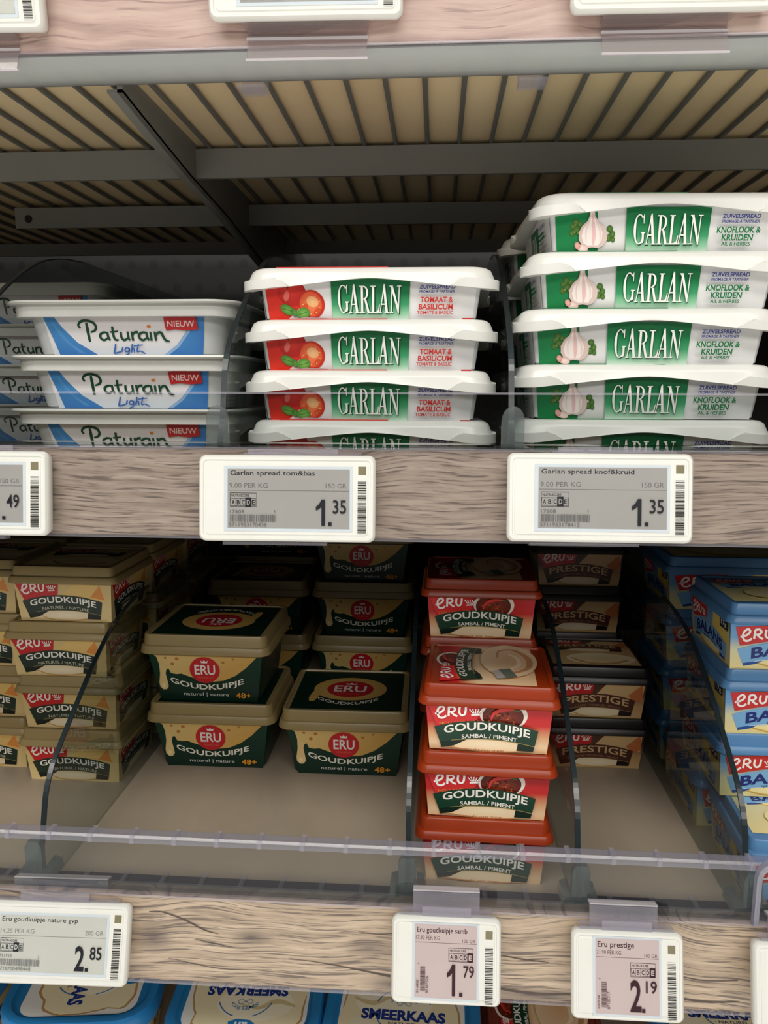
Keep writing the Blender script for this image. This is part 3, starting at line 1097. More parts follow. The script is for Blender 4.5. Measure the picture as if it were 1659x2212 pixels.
link('screw_hole', b.mesh('screw_hole', plastic('hole_black', (14, 14, 14), 0.8)), up)
b = MB()
low_edge = [(0.036, 0.1553), (0.090, 0.1490), (0.145, 0.1430), (0.24, 0.1360), (0.36, 0.122), (0.575, 0.098)]
b.prism([(0.036, 0.1672)] + low_edge + [(0.575, 0.1672)], 'x', -0.1705, -0.1675)
b.prism(low_edge + [(y_, z_ + 0.0016) for y_, z_ in reversed(low_edge)], 'x', -0.1760, -0.1675)
link('bracket', b.mesh('bracket', M_metal), up)
b = MB()
b.prism([(0.001, 0.1590), (0.006, 0.1562), (0.018, 0.1552), (0.030, 0.1566), (0.034, 0.1590), (0.0335, 0.1602), (0.029, 0.1580), (0.018, 0.1566), (0.007, 0.1576), (0.002, 0.1602)], 'x', XL, XR)
link('front_lip', b.mesh('front_lip', M_lip, 60), uf)
for cx in (-0.0975, 0.0455):
    b = MB()
    b.box(cx - 0.0070, cx + 0.0070, 0.0270, 0.0400, 0.1532, 0.1546)
    b.box(cx - 0.0070, cx + 0.0070, 0.0388, 0.0400, 0.1546, 0.1640)
    link('clip', b.mesh('clip', M_clearmilk), uf)

# ---- middle shelf
mid = thing('display_shelf', 'middle shelf deck carrying the white spread tubs', 'shelf')
mf = front('grey-brown wood-print price rail with low clear fence under the white tubs')
rail(mf, -0.0757, -0.0280, M_woodm)
b = MB()
b.box(XL, XR, 0.010, 0.55, FM - 0.008, FM)
link('deck', b.mesh('deck', M_deck), mid)
b = MB()
b.box(XL, XR, 0.012, 0.55, FM - 0.030, FM - 0.0082)
link('deck_frame', b.mesh('deck_frame', M_dark), mid)
b = MB()
b.box(XL, XR, 0.0012, 0.0032, -0.0280, -0.0012)
b.box(XL, XR, 0.0002, 0.0120, -0.0278, -0.0262)
link('front_fence', b.mesh('front_fence', M_clear), mf)
b = MB()
b.box(XL, XR, 0.0008, 0.0036, -0.0012, -0.0002)
link('fence_edge_highlight', b.mesh('fence_edge_highlight', M_clearmilk), mf)  # whitish strip paints the bright line refracted along the fence top

# ---- lower shelf
low = thing('display_shelf', 'lower shelf deck carrying the beige, green, orange and blue cheese tubs', 'shelf')
lf = front('tan wood-print price rail with tall clear fence below the cheese tubs')
rail(lf, -0.3375, -0.2818, M_woodl)
# long dark cracks and knots of the printed grain
cracks = [
    [(-160, 293, 0.4), (-152, 293, 0.7), (-140, 297, 1.0), (-128, 303, 0.9), (-120, 305, 0.2)],
    [(-80, 318, 0.2), (-60, 320, 0.5), (-40, 323, 0.9), (-22, 326, 1.5)],
    [(-134, 309, 0.2), (-124, 311, 0.5), (-112, 313, 0.2)],
    [(-40, 299, 0.2), (-30, 300, 0.5), (-20, 299, 0.4)],
    [(39, 309, 0.5), (52, 311, 0.8), (66, 312, 0.3)],
    [(38, 330, 0.9), (60, 332, 1.5), (84, 331, 0.8), (98, 333, 0.3)],
    [(136, 316, 0.4), (150, 318, 0.8), (168, 317, 0.5)],
    [(134, 329, 0.8), (150, 331, 1.4), (170, 330, 0.6)],
    [(-150, 322, 0.2), (-120, 327, 0.5), (-90, 326, 0.2)]]
for pts in cracks:
    A = Art(0, 0, 0.001)
    A.stroke(pts, 1, (80, 69, 64))
    link('grain_crack', A.mesh('grain_crack', lambda u, v, l: (u, -l, v)), lf)
b = MB()
b.box(XL, XR, 0.0372, 0.572, FL - 0.008, FL)
link('deck', b.mesh('deck', M_deck), low)
b = MB()
b.box(XL, XR, 0.0102, 0.0370, -0.3060, -0.2962)
link('slot_channel', b.mesh('slot_channel', M_slot), lf)
b = MB()
x = XL + 0.01
while x < XR - 0.004:
    b.box(x, x + 0.003, 0.0104, 0.0368, -0.2962, -0.2930)
    x += 0.0243
b.box(XL, XR, 0.0104, 0.0125, -0.2962, -0.2930)
link('slot_rib', b.mesh('slot_rib', M_clearmilk), lf)
b = MB()
b.box(XL, XR, 0.0020, 0.0040, -0.2818, -0.2500)
b.box(XL, XR, 0.0020, 0.0102, -0.2850, -0.2818)
link('front_fence', b.mesh('front_fence', M_clear), lf)
b = MB()
b.prism([(0.0010, -0.2520), (0.0010, -0.2490), (0.0022, -0.2478), (0.0080, -0.2478), (0.0094, -0.2490), (0.0094, -0.2520)], 'x', XL, XR)
x = XL + 0.004
while x < XR - 0.004:
    b.box(x, x + 0.0026, 0.0008, 0.0096, -0.2522, -0.2474, 1)
    x += 0.0243
link('fence_top_bar', b.mesh('fence_top_bar', [clear('fence_bar_plastic', (232, 232, 240), 0.12, 1.5, (200, 200, 212), 0.16), M_clearmilk]), lf)
# second fence section starting at the right with a rounded upper corner
b = MB()
oc = [(0.1835 + 0.011 * math.cos(R(180 - 9 * i)) + 0.0, -0.2560 + 0.012 * math.sin(R(180 - 9 * i))) for i in range(11)]
outer = [(0.1725, -0.2818)] + [(p[0], p[1]) for p in oc] + [(0.30, -0.2440)]
inner = [(0.30, -0.2466), (0.1838, -0.2466)] + [(0.1835 + 0.0084 * math.cos(R(90 + 9 * i)), -0.2560 + 0.0094 * math.sin(R(90 + 9 * i))) for i in range(1, 11)] + [(0.1751, -0.2818)]
b.prism(outer + inner, 'y', -0.0030, 0.0008)
link('fence_end', b.mesh('fence_end', clear('fence_end_plastic', (220, 220, 230), 0.1, 1.5, (200, 200, 214), 0.3)), lf)

# ---- bottom shelf
bot = thing('display_shelf', 'bottom shelf deck under the blue-lidded tubs', 'shelf')
b = MB()
b.box(XL, XR, 0.0, 0.57, FB - 0.02, FB)
link('deck', b.mesh('deck', M_deck), bot)


# ------------------------------------------------------------------ dividers
def divider(x, deck, label, thick=0.0026, foot=True, tall=0.142):
    t = thing('shelf_divider', label, 'divider', (x, 0, deck), (0, 0, 0), 'smoked clear dividers')
    prof = [(0.016, 0.001), (0.016, 0.020), (0.0215, 0.030), (0.0255, 0.045), (0.0300, 0.059), (0.0380, 0.070), (0.0470, 0.0775), (0.0650, 0.090), (0.0940, 0.109),
            (0.115, 0.121), (0.135, 0.130), (0.155, 0.136), (0.180, 0.140), (0.206, tall), (0.54, tall), (0.54, 0.001)]
    # fine resample of the curved front edge
    P = []
    c = prof[1:14]
    for i in range(len(c) - 1):
        p0, p1, p2, p3 = c[max(i - 1, 0)], c[i], c[i + 1], c[min(i + 2, len(c) - 1)]
        for k in range(4):
            s = k / 4
            P.append(tuple(0.5 * (2 * b_ + (c_ - a_) * s + (2 * a_ - 5 * b_ + 4 * c_ - d_) * s * s + (3 * b_ - a_ - 3 * c_ + d_) * s ** 3)
                           for a_, b_, c_, d_ in zip(p0, p1, p2, p3)))
    prof = [prof[0]] + P + prof[13:]
    b = MB()
    b.prism(prof, 'x', -thick / 2, thick / 2)
    me = b.mesh('panel', M_tint, 30)
    link('panel', me, t)
    e = MB()
    h = thick / 2 + 0.0002
    fr = prof[:len(P) + 2]
    for i in range(len(fr) - 1):
        (ya, za), (yb, zb) = fr[i], fr[i + 1]
        e.loft([[(-h, ya - 0.0004, za), (h, ya - 0.0004, za), (h, ya + 0.0007, za - 0.0006), (-h, ya + 0.0007, za - 0.0006)],
                [(-h, yb - 0.0004, zb), (h, yb - 0.0004, zb), (h, yb + 0.0007, zb - 0.0006), (-h, yb + 0.0007, zb - 0.0006)]])
    link('front_edge', e.mesh('front_edge', M_edge, 50), t)
    if foot:
        b = MB()
        if deck == FM:
            tab = [(-0.0058, 0.0165)] + [(0.0058 * math.cos(R(180 - 18 * i)), 0.030 + 0.0075 * math.sin(R(180 - 18 * i))) for i in range(11)] + [(0.0058, 0.0165)]
            b.prism(tab, 'y', 0.0105, 0.0130)
            b.box(-0.0085, 0.0085, 0.0100, 0.024, 0.0010, 0.0165)
        else:
            b.prism([(-0.0050, 0.0135), (-0.0050, 0.034), (-0.003, 0.0375), (0.003, 0.0375), (0.0050, 0.034), (0.0050, 0.0135)], 'y', 0.0110, 0.0155)
            b.prism([(-0.0105, 0.0135), (-0.0095, 0.0185), (-0.0052, 0.0200), (-0.0052, 0.0135)], 'y', 0.0110, 0.026)
            b.prism([(0.0105, 0.0135), (0.0052, 0.0135), (0.0052, 0.0200), (0.0095, 0.0185)], 'y', 0.0110, 0.026)
        link('foot', b.mesh('foot', M_foot if deck == FL else clear('clear_foot', (226, 230, 230), 0.06, 1.45, (210, 214, 214), 0.2)), t)
    return t


divider(-0.2725, FM, 'smoked divider left of the white tubs with blue swooshes, arched top showing', foot=True)
divider(-0.1150, FM, 'smoked divider between the blue-swoosh tubs and the tomato tubs')
divider(0.0388, FM, 'smoked divider between the tomato tubs and the garlic tubs')
divider(-0.2328, FL, 'smoked divider in front of the beige tubs, left end of the lower shelf')
divider(-0.0134, FL, 'smoked divider between the dark green tubs and the orange-lidded tubs')
divider(0.0838, FL, 'smoked divider right of the orange-lidded tub stack')
divider(0.1772, FL, 'smoked divider in front of the blue tubs, right end of the lower shelf')


# ------------------------------------------------------------------ electronic price tags
def bars_h(A, x0, x1, y0, y1, c, n, seed):
    rnd = random.Random(seed)
    y = y0
    while y < y1:
        t = rnd.choice((2, 2, 3, 4, 6)) * n
        A.rect(x0, y, x1, min(y + t, y1), c)
        y += t + rnd.choice((2, 3, 4)) * n


def bars_v(A, x0, x1, y0, y1, c, n, seed):
    rnd = random.Random(seed)
    x = x0
    while x < x1:
        t = rnd.choice((2, 2, 3, 4, 6)) * n
        A.rect(x, y0, min(x + t, x1), y1, c)
        x += t + rnd.choice((2, 3, 4)) * n


def nutri(A, x0, y0, x1, y1, ch, ink, bg):
    A.stroke([(x0, y0), (x1, y0), (x1, y1), (x0, y1), (x0, y0)], (x1 - x0) * 0.02, ink, None, False)
    h = y1 - y0
    ww = x1 - x0
    A.text('NUTRI-SCORE', x0 + ww * 0.05, y0 + h * 0.1, x0 + ww * 0.72, y0 + h * 0.27, ink, 0.01)
    bx0, by0, by1 = x0 + ww * 0.02, y0 + h * 0.40, y0 + h * 0.93
    A.stroke([(bx0, by0), (x1 - ww * 0.02, by0), (x1 - ww * 0.02, by1), (bx0, by1), (bx0, by0)], ww * 0.016, ink, None, False)
    cw = (ww * 0.96) / 5
    for i, c in enumerate('ABCDE'):
        a = bx0 + i * cw
        if c == ch:
            A.poly([(a - cw * .1, by0 - h * .08), (a + cw * 1.1, by0 - h * .08), (a + cw * 1.1, by1 + h * .08), (a - cw * .1, by1 + h * .08)], ink)
            A.text(c, a + cw * .2, by0 + h * .08, a + cw * .85, by1 - h * .08, bg, 0.02)
        else:
            A.text(c, a + cw * .22, by0 + h * .1, a + cw * .8, by1 - h * .1, ink, 0.015)
            A.rect(a + cw * .97, by0, a + cw * 1.01, by1, ink)


def tag_case(w, h, sx0, sx1, sz0, sz1):
    """white rounded housing 9 mm deep, front at y = 0, window opening framed"""
    b = MB()
    d = 0.0095

    def rr(ins, r, y):
        return [(p[0], y, p[1]) for p in rrect(w - 2 * ins, h - 2 * ins, r, 0, 5)]
    b.loft([rr(0.0022, 0.002, d), rr(0.0012, 0.0026, d - 0.0012), rr(0.0, 0.0034, 0.0030), rr(0.0002, 0.0034, 0.0012), rr(0.0012, 0.0028, 0.0), rr(0.0024, 0.0022, 0.0),
            rr(0.0027, 0.0021, 0.0006), rr(0.0034, 0.0018, 0.0006), rr(0.0037, 0.0016, 0.0002), rr(0.006, 0.001, 0.0002)])
    b.v = [(p[0], p[1], p[2]) for p in b.v]
    return b


def price_tag(label, loc, tilt, yaw, big, art, bg, shade, seed, group, clip='up', visible=True):
    w, h = (0.0888, 0.0433) if big else (0.0585, 0.0455)
    t = thing('price_tag', label, 'price tag', loc, (R(tilt), 0, R(yaw)), group)
    if big:
        s, xc, yc = 0.0888 / 820, 940, 265
        win = (668, 130, 1232, 402)
        bez = (650, 117, 1246, 417)
        led = (1271, 116, 1307, 154)
        bar = (1269, 184, 1309, 424)
    else:
        s, xc, yc = 0.0585 / 953, 573, 1203
        win = (300, 888, 836, 1510)
        bez = (276, 868, 856, 1532)
        led = (912, 926, 974, 996)
        bar = (908, 1066, 978, 1542)
    link('case', tag_case(w, h, 0, 0, 0, 0).mesh('case', M_tag, 40), t)
    pl = lambda u, v, l: (u, 0.0002 - l, v)

    def slab(x0, y0, x1, y1, lift, name, mat, par):
        b = MB()
        b.box((x0 - xc) * s, (x1 - xc) * s, 0.0003 - lift, 0.0003, (yc - y1) * s, (yc - y0) * s)
        return link(name, b.mesh(name, mat), par)
    slab(*bez, 0.0003, 'bezel', BEZ, t)
    scr = slab(*win, 0.0005, 'screen', bg, t)
    A = Art(xc, yc, s)
    ink = (34, 36, 42) if big else (52, 24, 34)
    art(A, ink, shade)
    link('printing', A.mesh('printing', pl, SCREEN, 0.00001, 0.00042), scr)
    B = Art(xc, yc, s)
    B.rect(bar[0] - 4, bar[1] - 3, bar[2] + 4, bar[3] + 3, (236, 236, 230))
    bars_h(B, bar[0], bar[2], bar[1], bar[3], (46, 44, 40), 1.0 if big else 2.0, seed)
    link('barcode_label', B.mesh('barcode_label', pl, PRINT, 0.00001, 0.0001), t)
    slab(*led, 0.0002, 'sensor_window', LED, t)
    # clear holder clip
    cw = 0.62 * w
    b = MB()
    if clip == 'up':
        b.box(-0.42 * w, 0.42 * w, 0.002, 0.0085, h / 2 + 0.0002, h / 2 + 0.0016)
        b.box(-cw * 0.36, cw * 0.36, 0.0012, 0.0022, h / 2 + 0.0002, h / 2 + 0.0050)
        b.box(-cw / 2, cw / 2, 0.0085, 0.0097, h / 2 - 0.006, h / 2 + 0.0092)
        b.box(-cw / 2, cw / 2, 0.0085, 0.0135, h / 2 + 0.0092, h / 2 + 0.0104)
    elif clip == 'mid':
        b.box(-0.42 * w * .6, 0.42 * w, 0.004, 0.0100, h / 2 + 0.0002, h / 2 + 0.0014)
        b.box(-cw * 0.36, cw * 0.46, 0.0020, 0.0030, h / 2 + 0.0002, h / 2 + 0.0030)
        f2 = MB()
        f2.box(-cw * .6, cw * .36, 0.004, 0.0095, -h / 2 - 0.0020, -h / 2 - 0.0004)
        link('holder_foot', f2.mesh('holder_foot', M_clearmilk), t)
    else:
        b.box(-0.33 * w, 0.32 * w, 0.004, 0.0105, -h / 2 - 0.0015, -h / 2 - 0.0002)
        b.prism([(0.0105, -h / 2 + 0.004), (0.0105, -h / 2 - 0.004), (0.0050, -h / 2 - 0.0155), (0.0040, -h / 2 - 0.0150), (0.0093, -h / 2 - 0.004), (0.0093, -h / 2 + 0.004)], 'x', -0.32 * w, 0.31 * w)
        b.box(-0.32 * w, 0.31 * w, 0.0085, 0.0098, -h / 2 - 0.0052, -h / 2 - 0.0042)
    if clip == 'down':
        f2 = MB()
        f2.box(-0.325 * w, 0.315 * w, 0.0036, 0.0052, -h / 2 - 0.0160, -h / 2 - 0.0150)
        link('clip_lip_highlight', f2.mesh('clip_lip_highlight', M_highlight), t)  # milk-white strip painting the highlight on the clip's bottom edge
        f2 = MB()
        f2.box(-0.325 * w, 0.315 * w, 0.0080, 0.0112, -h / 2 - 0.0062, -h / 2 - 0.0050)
        link('clip_edge_highlight', f2.mesh('clip_edge_highlight', M_highlight), t)  # milk-white strip painting the highlight along the clip's crease
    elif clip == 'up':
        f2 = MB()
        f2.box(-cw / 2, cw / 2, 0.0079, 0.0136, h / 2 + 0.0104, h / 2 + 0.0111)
        link('clip_edge_highlight', f2.mesh('clip_edge_highlight', M_highlight), t)  # painted edge highlight along the top of the clip
    link('holder_clip', b.mesh('holder_clip', M_clearmilk if clip != 'down' else clear('clip_plastic', (236, 230, 230), 0.08, 1.5, (224, 216, 216), 0.12)), t)
    return t


M_highlight = clear('clip_highlight_milky', (240, 238, 242), 0.12, 1.5, (232, 228, 230), 0.5)  # milkier plastic, its pale body stands in for edge highlights on the clips
BEZ = plastic('bezel_blue_white', (206, 216, 222), 0.35)
LED = plastic('sensor_window_plastic', (132, 126, 100), 0.2)
SCR_G = plastic('epaper_grey', (158, 156, 152), 0.28)
SCR_L = plastic('epaper_light', (196, 198, 190), 0.28)
SCR_P = plastic('epaper_pinkish', (196, 180, 178), 0.28)


def big_art(title, tw, per, gr, score, code, one, ean, whole, cents, wx=(1078, 1120), seed=1, heavy=0.006):
    def f(A, ink, shade):
        soft = tuple(int(i * .45 + j * .55) for i, j in zip(ink, shade))
        A.text(title, 680, 137, 680 + tw, 166, ink, heavy)
        A.text(per, 676, 195, 676 + 178, 217, soft, 0.0)
        A.text(gr, 1122, 195, 1218, 217, soft, 0.0)
        A.rect(670, 228, 1230, 230, soft)
        nutri(A, 680, 241, 802, 305, score, ink, shade)
        A.text(code, 680, 319, 745, 334, soft, 0.0)
        A.text(one, 884, 319, 889, 334, soft, 0.0)
        bars_v(A, 680, 894, 340, 372, soft, 1.2, seed)
        A.text(ean, 676, 377, 850, 394, soft, 0.0)
        A.text(whole, wx[0], 268, wx[1], 388, ink, 0.02)
        A.rect(1135, 372, 1151, 388, ink)
        A.text(cents, 1156, 270, 1217, 332, ink, 0.008)
    return f


def small_art(title, tw, th, per, gr, code, ean, whole, cents, wx, seed):
    def f(A, ink, shade):
        soft = tuple(int(i * .7 + j * .3) for i, j in zip(ink, shade))
        A.text(title, 316, 912, 316 + tw, 968 + th, ink, 0.012)
        A.text(per, 308, 985, 516, 1018, soft, 0.0)
        A.text(gr, 712, 1003, 822, 1032, soft, 0.0)
        A.rect(303, 1040, 834, 1043, soft)
        nutri(A, 594, 1080, 804, 1195, 'E', ink, shade)
        A.text('1', 316, 1220, 338, 1226, soft, 0.0, None, 3)
        bars_h(A, 348, 392, 1246, 1452, soft, 1.6, seed)
        A.text(code, 314, 1358, 334, 1466, soft, 0.0, None, 3)
        A.text(ean, 396, 1324, 420, 1466, soft, 0.0, None, 3)
        A.text(whole, wx[0], 1218, wx[1], 1482, ink, 0.02)
        A.rect(688, 1452, 716, 1484, ink)
        A.text(cents, 722, 1222, 814, 1324, ink, 0.01)
    return f


GRP = 'electronic price tags'
price_tag('wide white price tag reading 1.35 under the tomato tubs', (-0.0744, -0.0125, -0.0526), -7, 1.2, True,
          big_art('Garlan spread tom&bas', 392, '9.00 PER KG', '150 GR', 'D', '17609', '1', '5711953170436', '1', '35', seed=3), SCR_G, (158, 156, 152), 11, GRP, 'mid')
price_tag('wide white price tag reading 1.35 under the garlic tubs', (0.0790, -0.0135, -0.0502), -9, 0.6, True,
          big_art('Garlan spread knof&kruid', 408, '9.00 PER KG', '150 GR', 'D', '17608', '1', '5711953178412', '1', '35', seed=5), SCR_G, (158, 156, 152), 12, GRP, 'mid')
price_tag('white price tag ending in 49, cut by the left edge of the picture', (-0.2422, -0.0125, -0.0518), -7, 1.2, True,
          big_art('Paturain light', 260, '9.93 PER KG', '150 GR', 'C', '17611', '1', '5711953178450', '2', '49', seed=6), SCR_G, (158, 156, 152), 13, GRP, 'mid')
price_tag('wide white price tag on the top rail above the tomato tubs', (-0.0622, -0.0130, 0.1892), 6, 1.5, True,
          big_art('spread', 150, '9.00 PER KG', '150 GR', 'C', '17600', '1', '5711953170001', '2', '19', seed=8), SCR_G, (158, 156, 152), 14, GRP, 'down')
price_tag('white price tag on the top rail above the garlic tubs, at the upper right corner', (0.1010, -0.0130, 0.1878), 6, 1.5, True,
          big_art('spread', 150, '9.00 PER KG', '150 GR', 'C', '17601', '1', '5711953170002', '2', '29', seed=9), SCR_G, (158, 156, 152), 15, GRP, 'down')
price_tag('white price tag on the top rail at the upper left corner', (-0.2300, -0.0130, 0.1882), 6, 1.5, True,
          big_art('spread', 150, '9.00 PER KG', '150 GR', 'C', '17602', '1', '5711953170003', '1', '99', seed=10), SCR_L, (196, 198, 190), 16, GRP, 'down')
price_tag('wide white price tag reading 2.85 at the left of the tan rail', (-0.2125, -0.0135, -0.3062), -18, 1.5, True,
          big_art('Eru goudkuipje nature gvp', 400, '14.25 PER KG', '200 GR', 'D', '731959', '2', '8718700498448', '2', '85', (1078, 1128), seed=4, heavy=0.004), SCR_L, (196, 198, 190), 17, GRP, 'up')
price_tag('squarish white price tag reading 1.79 under the orange-lidded tubs', (0.0088, -0.0175, -0.3010), -12, 0.4, False,
          small_art('Eru goudkuipje samb', 438, 2, '17.90 PER KG', '100 GR', '816858', '87187526', '1', '79', (580, 652), 21), SCR_P, (196, 180, 178), 18, GRP, 'up')
price_tag('squarish white price tag reading 2.19 under the brown-label tubs', (0.1044, -0.0172, -0.3045), -13, 0.5, False,
          small_art('Eru prestige', 310, 6, '21.90 PER KG', '100 GR', '631934', '87187717', '2', '19', (590, 684), 22), SCR_P, (196, 180, 178), 19, GRP, 'up')
price_tag('white price tag at the right end of the tan rail, cut by the picture edge', (0.1985, -0.0172, -0.3065), -13, 0.5, False,
          small_art('Eru balans', 300, 6, '19.90 PER KG', '100 GR', '631935', '87187718', '1', '99', (580, 652), 23), SCR_P, (196, 180, 178), 20, GRP, 'up')

# ------------------------------------------------------------------ tubs on the middle shelf
KP = kind_paturain()
KT = kind_garlan('tomato', 0.0283)
KG = kind_garlan('garlic', 0.0297)
G = 'white tubs with blue swooshes'
ordn = ['bottom', 'second', 'third', 'fourth', 'top']
for i, (dx, rz) in enumerate(((-0.0015, 0.0), (0.0005, 0.3), (-0.0005, -0.6))):
    place(KP, 'spread_tub', 'white blue-swoosh tub, %s of the front stack of three' % ('lowest', 'middle', 'topmost')[i],
          -0.1990 + dx, 0.086 + 0.001 * i, FM + i * KP['h'], G, rz, sx=1.045)
for i in range(4):
    place(KP, 'spread_tub', 'shaded blue-swoosh tub behind the left divider, %s of four' % ('lowest', 'second from bottom', 'third from bottom', 'topmost')[i],
          -0.3500 + (0.0, 0.001, -0.001, 0.002)[i], 0.252, FM + i * KP['h'], G, 0)
G = 'white tubs with tomato labels'
for i, (dx, rz) in enumerate(((0.0003, 0.4), (-0.0006, 0.6), (0.0, 0.2), (0.0, 0.4))):
    place(KT, 'spread_tub', 'white tub with tomato label, %s of its stack of four' % ('lowest', 'second from bottom', 'third from bottom', 'topmost')[i],
          -0.0388 + dx, 0.047, FM + i * KT['h'], G, rz)
G = 'white tubs with garlic labels'
for i, (dx, dy, rz) in enumerate(((0.1137, 0.042, 0.3), (0.1140, 0.041, 0.2), (0.1132, 0.040, 0.6), (0.1160, 0.041, 1.4), (0.1190, 0.041, 2.4))):
    place(KG, 'spread_tub', 'white tub with garlic label, %s of the front stack of five' % ('lowest', 'second from bottom', 'third from bottom', 'fourth from bottom', 'topmost')[i],
          dx, dy, FM + i * KG['h'] + (0.0004 if i else 0), G, rz)
for i in range(5):
    place(KG, 'spread_tub', 'white tub with garlic label, %s of the rear stack of five' % ('lowest', 'second from bottom', 'third from bottom', 'fourth from bottom', 'topmost')[i],
          0.1122, 0.152, FM + i * KG['h'], G, 0)

# ------------------------------------------------------------------ tubs on the lower shelf
KS = kind_small('sambal', M_redbody, M_orange)
KN = kind_small('naturel', M_beigecup, M_beige)
KR = kind_small('prestige', M_browncup, M_brown)
KB = kind_small('balans', M_blue, M_blue)
KD = kind_drip()
four = ('lowest', 'second from bottom', 'third from bottom', 'topmost')
H = KS['h']
G = 'orange-lidded cheese tubs'
for i, (dx, dy, rz) in enumerate(((0.0325, 0.0410, -1.0), (0.0337, 0.0412, -1.5), (0.0345, 0.0420, -2.5))):
    place(KS, 'cheese_tub', 'orange-lidded red tub, %s of the front stack of three' % ('lowest', 'middle', 'topmost')[i], dx, dy, FL + i * H, G, rz)
for i in range(4):
    place(KS, 'cheese_tub', 'orange-lidded red tub in the stack behind, %s of four' % four[i], 0.0330, 0.1290, FL + i * H, G, -1.0)
G = 'beige cheese tubs'
for c, (x0, y0, nm) in enumerate(((-0.2790, 0.142, 'front stack behind the left divider'), (-0.2760, 0.228, 'second row behind the left divider'), (-0.2740, 0.314, 'third row behind the left divider'),
                                  (-0.3580, 0.160, 'front stack at the left picture edge'), (-0.3600, 0.246, 'second row at the left picture edge'))):
    for i in range(4):
        dx = (0.0035, 0.003, -0.002, 0.004)[i] if c == 0 else 0.001 * ((i * 7) % 3 - 1)
        place(KN, 'cheese_tub', 'beige red-patched tub, %s of the %s' % (four[i], nm), x0 + dx, y0 + 0.001 * (i % 2), FL + i * H, G, 0.3 * (i % 3 - 1))
G = 'dark green cheese tubs'
HD = KD['h']
place(KD, 'cheese_tub', 'dark green tub with melted cheese label, lower of the front pair', -0.1755, 0.1690, FL, G, 0.5)
place(KD, 'cheese_tub', 'dark green tub with upside-down lid print, upper of the front pair', -0.1780, 0.1700, FL + HD, G, -0.5, turned=True)
place(KD, 'cheese_tub', 'dark green tub standing alone on the deck beside the smoked divider', -0.0685, 0.1640, FL, G, 0.5)
for i in range(4):
    place(KD, 'cheese_tub', 'shaded dark green tub in the rear right stack, %s of four' % four[i], -0.0720 + 0.001 * (i % 2), 0.345, FL + i * HD, G, 0)
for i in range(2):
    place(KD, 'cheese_tub', 'shaded dark green tub in the rear left pair, %s one' % ('lower', 'upper')[i], -0.1780, 0.345, FL + i * HD, G, 0)
for i in range(3):
    place(KD, 'cheese_tub', 'dim dark green tub in the rearmost stack, %s of three' % ('lowest', 'middle', 'topmost')[i], -0.1820, 0.458, FL + i * HD, G, 0)
G = 'brown-label cheese tubs'
for i in range(2):
    place(KR, 'cheese_tub', 'dark-lidded tub with brown banner, %s of the front pair' % ('lower', 'upper')[i], 0.1300, 0.194, FL + i * H, G, 0.5 - i)
for i in range(4):
    place(KR, 'cheese_tub', 'dark-lidded brown-banner tub behind the front pair, %s of four' % four[i], 0.1280, 0.282, FL + i * H, G, 0)
G = 'blue cheese tubs'
place(KB, 'cheese_tub', 'blue tub pushed forward at the foot of its stack, lid print showing', 0.2255, 0.030, FL, G, -4)
for i in range(1, 4):
    place(KB, 'cheese_tub', 'blue red-patched tub, %s of three above the forward blue tub' % ('lowest', 'middle', 'topmost')[i - 1], 0.2208 + 0.0006 * i, 0.081, FL + i * H, G, (0, 0.5, 0, -0.5)[i])
place(KB, 'cheese_tub', 'blue tub on the deck behind the forward one, carrying the front stack', 0.2215, 0.1160, FL, G, 0)
for i in range(4):
    place(KB, 'cheese_tub', 'shaded blue tub in the rear stack, %s of four' % four[i], 0.2360, 0.215, FL + i * H, G, 0, sx=1.3)


# ------------------------------------------------------------------ blue-lidded tubs on the bottom shelf
def lid_art():
    A = Art(0, 0, 0.0001)
    cr0, cr1 = (240, 228, 190), (248, 240, 214)
    A.rect(-400, -330, 400, 330, (232, 232, 228))
    pts = []
    for i in range(40):
        a = 2 * pi * i / 40
        r = 1 + 0.05 * math.sin(5 * a) + 0.03 * math.sin(9 * a + 1)
        pts.append((-20 + 395 * r * math.copysign(abs(math.cos(a)) ** 0.5, math.cos(a)) * 0.95, -30 + 280 * r * math.copysign(abs(math.sin(a)) ** 0.5, math.sin(a)) * 0.95))
    A.poly([(max(-400, min(400, x * 1.05)), max(-330, min(330, (y + 30) * 1.07 - 30))) for x, y in pts], (186, 146, 98))
    A.poly([(x * 1.015, y * 1.015) for x, y in pts], cr0)
    A.ell(-60, -80, 260, 150, cr1, 30)
    A.ell(-250, 120, 90, 60, (240, 232, 204), 20, 20)
    A.stroke([(-330, -100, 20), (-200, -60, 40), (-80, -120, 24), (60, -80, 10)], 20, (216, 198, 150))
    nv = (30, 56, 138)
    A.text('SMEERKAAS', -270, -16, 290, 74, nv, 0.045)
    A.text('· NATUREL ·', -110, 86, 130, 112, (60, 70, 100), 0.01)
    b2 = (60, 120, 180)
    for a0, a1 in ((200, 250), (290, 340), (20, 60), (120, 160)):
        A.stroke([(10 + 190 * math.cos(R(a0 + (a1 - a0) * k / 8)), -10 + 190 * math.sin(R(a0 + (a1 - a0) * k / 8))) for k in range(9)], 8, b2, None, False)
    A.text('SMEUÏG', -80, -150, 100, -110, (110, 150, 190), 0.01, lambda x, y: (x, y + 40 * ((x - 10) / 90) ** 2))
    A.stroke([(-40, -70), (-20, -92), (10, -70), (40, -92), (60, -70), (40, -48), (10, -70), (-20, -48), (-40, -70)], 5, (150, 176, 200))
    # hexagon badge
    A.poly([(-60, -296), (20, -312), (86, -290), (96, -240), (40, -216), (-50, -226), (-84, -258)], (36, 128, 196))
    A.text('ah', -36, -288, 50, -240, (244, 246, 246), 0.03)
    return A


